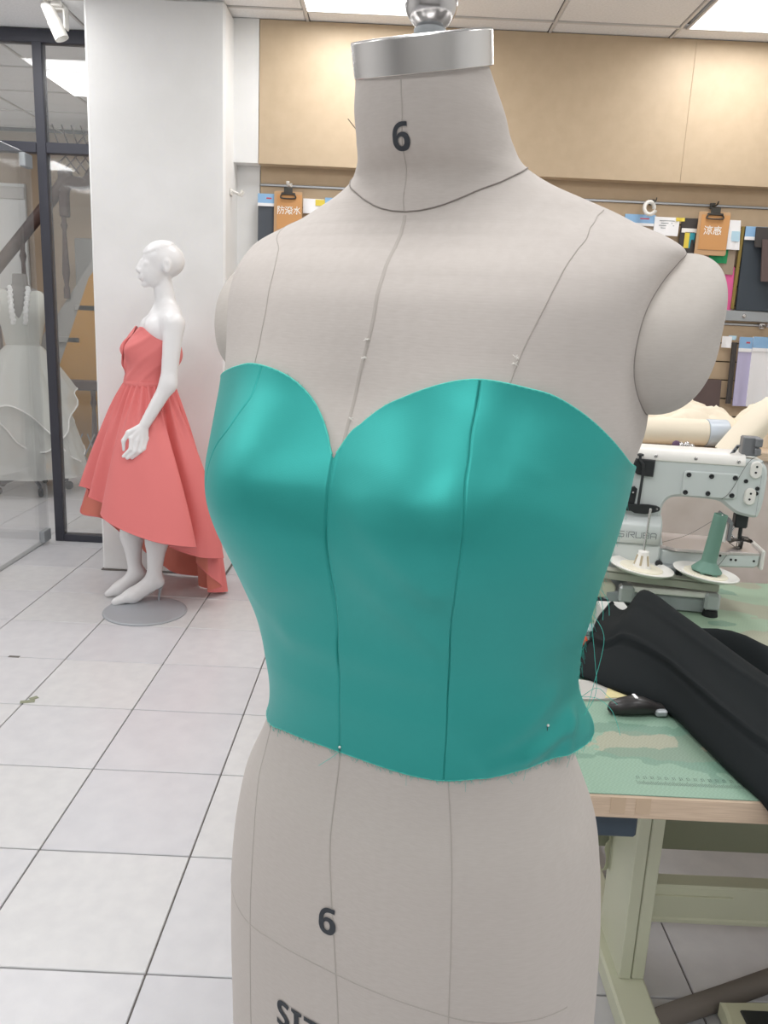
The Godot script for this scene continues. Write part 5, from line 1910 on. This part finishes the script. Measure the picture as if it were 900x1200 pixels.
func p_round(b: B, x0: float, x1: float, y0: float, y1: float, z0: float, z1: float) -> void:
	var p := PackedVector2Array([Vector2(x0, y0), Vector2(x1, y0)])
	for i in 7: p.append(Vector2(x1 - 0.016 + 0.016 * cos(PI / 2 * i / 6), y1 - 0.016 + 0.016 * sin(PI / 2 * i / 6)))
	for i in 7: p.append(Vector2(x0 + 0.016 - 0.016 * sin(PI / 2 * i / 6), y1 - 0.016 + 0.016 * cos(PI / 2 * i / 6)))
	b.extrude(p, z0, z1, 0.004)


func cutting_table() -> void:
	var o := thing("cutting_table", "high cutting table with beige cloth front behind the sewing machine", "table", V(1.4, 0, -2.95))
	part("front", cube(V(0, 0.52, 0.42), V(2.2, 1.04, 0.03), 0.004), mats.panel_beige, o)
	part("carcass", cube(V(0, 0.5, 0), V(2.14, 1.0, 0.8), 0.004), mats.panel_beige, o)
	part("top", cube(V(0, 1.05, 0.0), V(2.24, 0.03, 0.9), 0.004), mats.bench_wood, o)
	var top := 1.065
	# cloth rolls
	var r := thing("canvas_roll", "cream canvas roll with pale blue wrap lying in front on the cutting table", "fabric roll", V(0.66, top + 0.043, -2.56), 0.03)
	for q in [["cloth", 0.0, 0.335, 0.042, "cream_canvas"], ["wrap", 0.335, 0.40, 0.0435, "wrap_blue"]]:
		var b := B.new()
		var prof := [Vector2(0.012, q[1]), Vector2(q[3] - 0.002, q[1]), Vector2(q[3], q[1] + 0.003), Vector2(q[3], q[2] - 0.003), Vector2(q[3] - 0.002, q[2]), Vector2(0.012, q[2])]
		b.lathe(prof, 32, Transform3D(Basis(Vector3.BACK, -PI / 2), Vector3.ZERO))
		part(q[0], b, mats.cream_canvas if q[4] == "cream_canvas" else mat("wrap_blue", Color("c9d2dc"), 0.3), r)
	# rumpled heaps of the same canvas
	var heaps := [
		["canvas_heap", "rumpled cream canvas heaped behind the wrapped roll", V(0.94, top, -2.85), 0.26, 0.15, 0.112, 0.08, 3],
		["canvas_heap", "rumpled cream canvas behind the tension block of the sewing machine", V(1.36, top, -2.72), 0.22, 0.12, 0.12, -0.15, 9]]
	for h in heaps:
		var n := noise(1.5, 2, h[7])
		var rows := []
		for i in 61:
			var row := PackedVector3Array()
			for j in 61:
				var u := i / 30.0 - 1
				var v := j / 30.0 - 1
				var e := clampf(1 - pow(absf(u), 3.0), 0, 1) * clampf(1 - pow(absf(v), 2.6), 0, 1)
				var a: float = n.get_noise_2d(u * 0.6 + v * 0.35, v * 0.5)
				var y: float = h[5] * pow(e, 0.45) * (0.85 + 0.5 * (0.4 - absf(a) * 1.5)) - 0.016 * e * exp(-pow(n.get_noise_2d(u * 1.2 + 7.0, v * 1.2) / 0.07, 2.0)) + 0.006 * e * n.get_noise_2d(u * 3.0, v * 3.0) + h[6] * u * e * 0.3
				row.append(V(u * h[3], 0.002 + maxf(0.0, y), v * h[4] * (1 + 0.2 * a)))
			rows.append(row)
		var b := B.new()
		b.sheet(rows, rows.map(func(rr): return PackedVector3Array(Array(rr).map(func(q): return V(q.x, maxf(0.0, q.y - 0.006), q.z)))))
		var s := solo(h[0], b, mats.cream_canvas, h[1], "fabric", "")
		s.position = h[2]
	# the broad flap folded over in front
	var rows := []
	for i in 25:
		var u := i / 24.0
		var row := PackedVector3Array()
		var c := V(1.0, top + 0.012, -2.49).lerp(V(1.16, top + 0.165, -2.55), u) + V(0.0, 0.012 * sin(PI * u), 0)
		for j in 13:
			var v := j / 12.0
			row.append(c + V(0.075, -0.055 + 0.02 * u, 0.02) * v * (0.5 + 0.5 * sin(PI * clampf(u * 0.8 + 0.1, 0, 1))) + V(0, 0, 0.03 * sin(PI * v)))
		rows.append(row)
	for i in 10:
		var u := i / 9.0
		var row := PackedVector3Array()
		var c := V(1.16, top + 0.165, -2.55) + V(0.06 * u, -0.17 * u * u, -0.05 * sin(PI * u))
		for j in 13:
			var v := j / 12.0
			row.append(c + V(0.075, -0.035, 0.02) * v + V(0, 0, 0.03 * sin(PI * v)))
		if i: rows.append(row)
	rows = rows.map(func(rr): return PackedVector3Array(Array(rr).map(func(q): return V(q.x, maxf(q.y, top + 0.005), q.z))))
	var b := B.new()
	b.sheet(rows, rows.map(func(rr): return PackedVector3Array(Array(rr).map(func(q): return q + V(0.001, -0.003, -0.003)))))
	solo("canvas_flap", b, mats.cream_canvas, "stiff folded flap of cream canvas standing on the cutting table", "fabric")
	var k := thing("metal_fitting", "small shiny metal fitting with purple tip on the cutting table edge", "fitting", V(0.90, top, -2.47))
	b = B.new()
	for q in [[-0.012, 0.012], [0.006, 0.013], [0.02, 0.010]]: b.ball(V(q[0], q[1], 0), V(0.011, q[1], 0.010), 8)
	part("body", b, mats.chrome, k)
	b = B.new()
	b.ball(V(-0.026, 0.014, 0), V(0.013, 0.014, 0.010), 8)
	part("tip", b, mat("purple", Color("5b3f5c"), 0.4), k)
	b = B.new()
	b.box(V(0.70, top + 0.011, -2.52), V(0.03, 0.022, 0.03), 0.003)
	solo("grey_clip", b, mats.machine_grey, "small grey clip on the cutting table corner beside the dress form", "clip")


# ---------------------------------------------------------------- samples on the slatted wall
func hook(at: Vector3, label: String, m: Material, r := 0.004) -> void:
	var o := thing("display_hook", label, "hook", at)
	part("plate", cube(V(0, 0.0, 0.004), V(0.028, 0.03, 0.006), 0.001), m, o)
	var b := B.new()
	b.tube(curve([V(0, 0, 0.006), V(0, -0.004, 0.05), V(0, 0.004, 0.075), V(0, 0.014, 0.08)], 5), r, 8)
	part("prong", b, m, o)

func characters(chars: Array, at: Vector3, size: float, m: Material, par: Node3D) -> void:
	var b := B.new()
	var x := 0.0
	for ch in chars:
		for st in ch:
			var pts := []
			for k in range(0, st.size(), 2): pts.append(Vector2(x + st[k] * size / 10, st[k + 1] * size / 10))
			b.stroke(pts, size * 0.095, 0.0004, Transform3D(Basis(), at))
		x += size * 1.12
	part("lettering", b, m, par)

const WATER := [[0.8, 9.5, 1.9, 8.4], [0.2, 6.6, 1.5, 5.5], [0.4, 0.4, 2.0, 3.6]]
const FANG := [[1, 0, 1, 9.6, 3.3, 9.6, 2.2, 6.6, 3.4, 4.6, 2.2, 3.4], [6.6, 10, 7.0, 8.8], [4, 8, 10, 8], [6, 8, 5.6, 4, 3.8, 0.2], [5.8, 5.4, 9, 5.4, 8.6, 0.5, 7.2, 0.7]]
const PO := [[0.8, 9.5, 1.9, 8.4], [0.2, 6.6, 1.5, 5.5], [0.4, 0.4, 2.0, 3.6], [3, 9, 5.6, 9, 2.8, 5.8], [6.6, 9.8, 10, 5.8], [9.4, 9.4, 7.6, 7.6], [3.4, 5, 6, 5, 6, 3.6, 3.6, 3.6, 3.4, 2.2, 5.8, 2.2, 5.4, 0.2], [7, 5.4, 9, 5.4, 9.4, 4], [7, 3.2, 9.6, 0.2], [9, 3.2, 6.4, 0.2]]
const SHUI := [[5, 10, 5, 0.4, 4, 1], [1, 7, 4, 7, 1, 2], [8.6, 8.4, 5.8, 6], [5.5, 6, 9.6, 1.4]]
const LIANG := [[0.8, 9.5, 1.9, 8.4], [0.2, 6.6, 1.5, 5.5], [0.4, 0.4, 2.0, 3.6], [6.5, 10, 6.5, 8.8], [3, 8.5, 10, 8.5], [4.5, 7, 8.6, 7, 8.6, 4.8, 4.5, 4.8, 4.5, 7], [6.5, 4.6, 6.5, 0.3, 5.5, 0.7], [4.8, 3.4, 3.3, 1], [8.2, 3.4, 9.8, 1]]
const GAN := [[1.5, 8.5, 9.6, 8.5], [2, 8.5, 1.8, 5.2, 0.8, 3.2], [3, 7, 5.5, 7], [3, 5.8, 5.3, 5.8, 5.3, 4.2, 3, 4.2, 3, 5.8], [6, 10, 6.6, 6, 9.5, 3.2, 9.7, 4.5], [8.8, 6.8, 6.5, 3.8], [1.5, 2.5, 0.7, 0.6], [3, 2.8, 3.4, 0.4, 7, 0.4, 7.2, 1.4], [5, 2.8, 5.6, 1.8], [8.2, 2.5, 9.6, 0.8]]

func clipboard(at: Vector3, w: float, h: float, label: String, chars: Array, shift: float) -> void:
	var o := thing("clipboard", label, "clipboard", at, 0.0, "orange-brown sample clipboards")
	var b := B.new()
	var pts := PackedVector2Array()
	for c in [[w / 2 - 0.01, -0.01, 0.0], [-w / 2 + 0.01, -0.01, PI / 2], [-w / 2 + 0.01, -h + 0.01, PI], [w / 2 - 0.01, -h + 0.01, PI * 1.5]]:
		for i in 5: pts.append(Vector2(c[0] + 0.01 * cos(c[2] + PI / 2 * i / 4), c[1] + 0.01 * sin(c[2] + PI / 2 * i / 4)))
	b.extrude(pts, 0, 0.004, 0.001)
	part("board", b, mat("hardboard", Color("c7a179"), 0.6), o)
	part("sheet", cube(V(0.006, -h * 0.47, 0.0055), V(w - 0.018, h * 0.80, 0.002)), mats.clipboard, o)
	b = B.new()
	b.box(V(0, -0.012, 0.009), V(w * 0.5, 0.012, 0.01), 0.003)
	b.tube(curve([V(-w * 0.22, -0.014, 0.012), V(-w * 0.24, -0.034, 0.014), V(w * 0.24, -0.034, 0.014), V(w * 0.22, -0.014, 0.012)], 5), 0.004, 6)
	b.box(V(0, 0.006, 0.010), V(w * 0.3, 0.03, 0.006), 0.002)
	part("clip", b, mats.clip_metal, o)
	var size := 0.042 if chars.size() == 2 else 0.038
	characters(chars, V(-size * 1.12 * chars.size() / 2 + shift, -h * 0.52, 0.0066), size, mats.print_white, o)

func card(called: String, label: String, cat: String, x0: float, y0: float, x1: float, y1: float, z: float, m: Material, lean := 0.0, thick := 0.004, group := "") -> Node3D:
	var o := thing(called, label, cat, V((x0 + x1) / 2, y0, z), 0.0, group)
	var b := B.new()
	var w := absf(x1 - x0)
	var h := y0 - y1
	var rows := []
	var back := []
	for i in 13:
		var s := i / 12.0
		var r := PackedVector3Array()
		var q := PackedVector3Array()
		for j in 9:
			var u := j / 8.0
			var wv := 0.004 * sin(u * 7.0 + x0 * 40.0) * s
			r.append(V(lerpf(-w / 2, w / 2, u) + lean * s, -h * s, thick + wv))
			q.append(V(lerpf(-w / 2, w / 2, u) + lean * s, -h * s, wv))
		rows.append(r)
		back.append(q)
	b.sheet(rows, back)
	part("sheet", b, m, o)
	return o

func header(par: Node3D, w: float, h: float, z: float) -> void:
	part("header", cube(V(0, -h * 0.42, z), V(w, h * 0.85, 0.004), 0.001), mats.header_blue, par, "blue printed header")
	part("strip", cube(V(0, -h * 0.98, z), V(w, h * 0.28, 0.0045), 0.001), mats.paper, par, "white strip under the header")
	part("print", cube(V(w * 0.15, -h * 0.4, z + 0.0022), V(w * 0.3, h * 0.12, 0.0006)), mats.red_print, par)

func wall_samples() -> void:
	var z := -4.56
	var g := "fabric samples hung on the slatted wall"
	# by the recess
	var o := card("fabric_sample", "charcoal fabric sample with blue header hanging by the white recess", "fabric sample", -0.735, 2.016, -0.647, 1.62, z, mats.charcoal, 0.0, 0.012, g)
	header(o, 0.09, 0.055, 0.016)
	clipboard(V(-0.575, 2.030, -4.535), 0.148, 0.215, "orange-brown clipboard lettered with three white characters near the recess", [FANG, PO, SHUI], 0.006)
	hook(V(-0.575, 2.062, -4.58), "white hook above the clipboard by the recess", mats.dish_white, 0.009)
	o = card("paper_tag", "white paper tag hung beside the three-character clipboard", "tag", -0.500, 2.003, -0.39, 1.93, z, mats.paper, 0, 0.004)
	part("yellow_edge", cube(V(0.035, -0.018, 0.0055), V(0.05, 0.03, 0.002)), mats.yellow, o)
	card("paper_tag", "small blue tag behind the shoulder of the dress form", "tag", -0.385, 2.012, -0.325, 1.93, z, mats.header_blue, 0, 0.006)
	# behind the other shoulder
	o = thing("paper_roll_ring", "white curled ring hanging on the top rail", "ring", V(1.306, 2.03, -4.56))
	var b := B.new()
	var ring := []
	for i in 20: ring.append(V(0.028 * cos(TAU * i / 20), 0.032 * sin(TAU * i / 20), 0.02 + 0.002 * i))
	b.tube(ring, 0.010, 8)
	part("ring", b, mats.dish_white, o)
	hook(V(1.330, 2.066, -4.58), "thin metal hook through the white curled ring", mats.clip_metal, 0.003)
	o = card("fabric_sample", "sample with plain blue header under the white curled ring", "fabric sample", 1.19, 2.0, 1.35, 1.75, z, mats.taupe, 0.0, 0.008, g)
	header(o, 0.16, 0.05, 0.011)
	o = card("paper_tag", "printed white card hanging left of the two-character clipboard".replace("left of", "beside"), "tag", 1.345, 1.992, 1.475, 1.90, -4.545, mats.paper, 0.0, 0.004)
	for k in 4: part("print", cube(V(0.0, -0.018 - k * 0.012, 0.0048), V(0.08 - 0.02 * (k % 2), 0.003, 0.0006)), mats.print_grey, o)
	card("paper_tag", "pale yellow-green slip sticking out above the black sample card", "tag", 1.455, 1.992, 1.50, 1.974, -4.54, mats.yellow, 0.0, 0.003)
	o = card("swatch_card", "black sample card with white print and two coloured stripes", "sample card", 1.49, 1.994, 1.59, 1.80, z, mats.dark_fabric, 0.0, 0.006)
	part("print", cube(V(-0.002, -0.062, 0.0075), V(0.085, 0.022, 0.001)), mats.print_white, o)
	part("stripe", cube(V(-0.012, -0.11, 0.0075), V(0.026, 0.08, 0.001)), mats.yellow, o)
	part("stripe", cube(V(0.015, -0.11, 0.0075), V(0.026, 0.08, 0.001)), mats.teal_swatch, o)
	clipboard(V(1.648, 2.026, -4.525), 0.165, 0.216, "orange-brown clipboard lettered with two white characters among the samples", [LIANG, GAN], 0.0)
	hook(V(1.65, 2.062, -4.58), "metal hook holding the two-character clipboard", mats.clip_metal, 0.004)
	o = card("paper_tag", "long white card with a pale blue patch beside the two-character clipboard", "tag", 1.722, 1.992, 1.792, 1.845, -4.54, mats.paper, 0.012, 0.004)
	part("patch", cube(V(0.018, -0.08, 0.0055), V(0.045, 0.05, 0.001)), mat("pale_blue", Color("bfe0f0"), 0.7), o)
	card("fabric_sample", "green fabric sample peeping out below the two-character clipboard", "fabric sample", 1.655, 1.86, 1.752, 1.775, -4.548, mats.green, 0.0, 0.004, g)
	card("fabric_sample", "taupe fabric sample hanging behind the green one", "fabric sample", 1.65, 1.88, 1.795, 1.72, -4.556, mats.taupe, 0.0, 0.004, g)
	card("fabric_sample", "bright pink fabric sample hanging below the taupe one", "fabric sample", 1.68, 1.76, 1.802, 1.53, -4.562, mats.pink, 0.012, 0.004, g)
	o = card("fabric_sample", "large slate-blue fabric sample with gold edge at the wall", "fabric sample", 1.825, 1.965, 2.15, 1.54, z, mats.slate, 0.012, 0.014, g)
	b = B.new()
	b.box(V(-0.172, -0.21, 0.008), V(0.016, 0.42, 0.012), 0.002)
	part("edge", b, mats.gold, o, "gold edge strip")
	header(o, 0.325, 0.06, 0.02)
	card("fabric_sample", "brown-black cloth folded over the top of the slate-blue sample", "fabric sample", 1.872, 1.962, 2.1, 1.862, -4.53, mats.dark_fabric, 0.006, 0.012, g)
	card("fabric_sample", "narrow dark cloth hanging lowest before the slate-blue sample", "fabric sample", 1.905, 1.90, 2.1, 1.69, -4.508, mats.brown, 0.02, 0.010, g)
	# below the shelf rail
	card("paper_tag", "plain white tag on the lower rail beside the arm cap", "tag", 1.78, 1.40, 1.832, 1.34, -4.54, mats.paper, 0.0, 0.004)
	card("paper_tag", "small pale blue slip on the lower rail beside the plain white tag", "tag", 1.818, 1.405, 1.86, 1.382, -4.55, mats.pale_blue, 0.0, 0.003)
	o = card("fabric_sample", "lilac fabric sample with blue header on the lower rail", "fabric sample", 1.875, 1.40, 1.945, 1.03, -4.545, mats.lilac, 0.012, 0.008, g)
	header(o, 0.07, 0.07, 0.011)
	o = card("fabric_sample", "white fabric sample with blue header on the lower rail", "fabric sample", 1.945, 1.405, 2.12, 1.03, -4.54, mats.paper, 0.012, 0.010, g)
	header(o, 0.175, 0.07, 0.013)
	card("fabric_sample", "thin black sample edge beside the lilac sample", "fabric sample", 1.84, 1.37, 1.866, 1.04, -4.55, mats.dark_fabric, 0.012, 0.010, g)
	card("fabric_sample", "dull brown fabric sample low on the wall above the canvas", "fabric sample", 1.64, 1.166, 1.815, 0.95, -4.562, mats.brown, 0.012, 0.006, g)
	hook(V(2.0, 1.462, -4.58), "silver hook at the end of the lower rail", mats.chrome, 0.008)
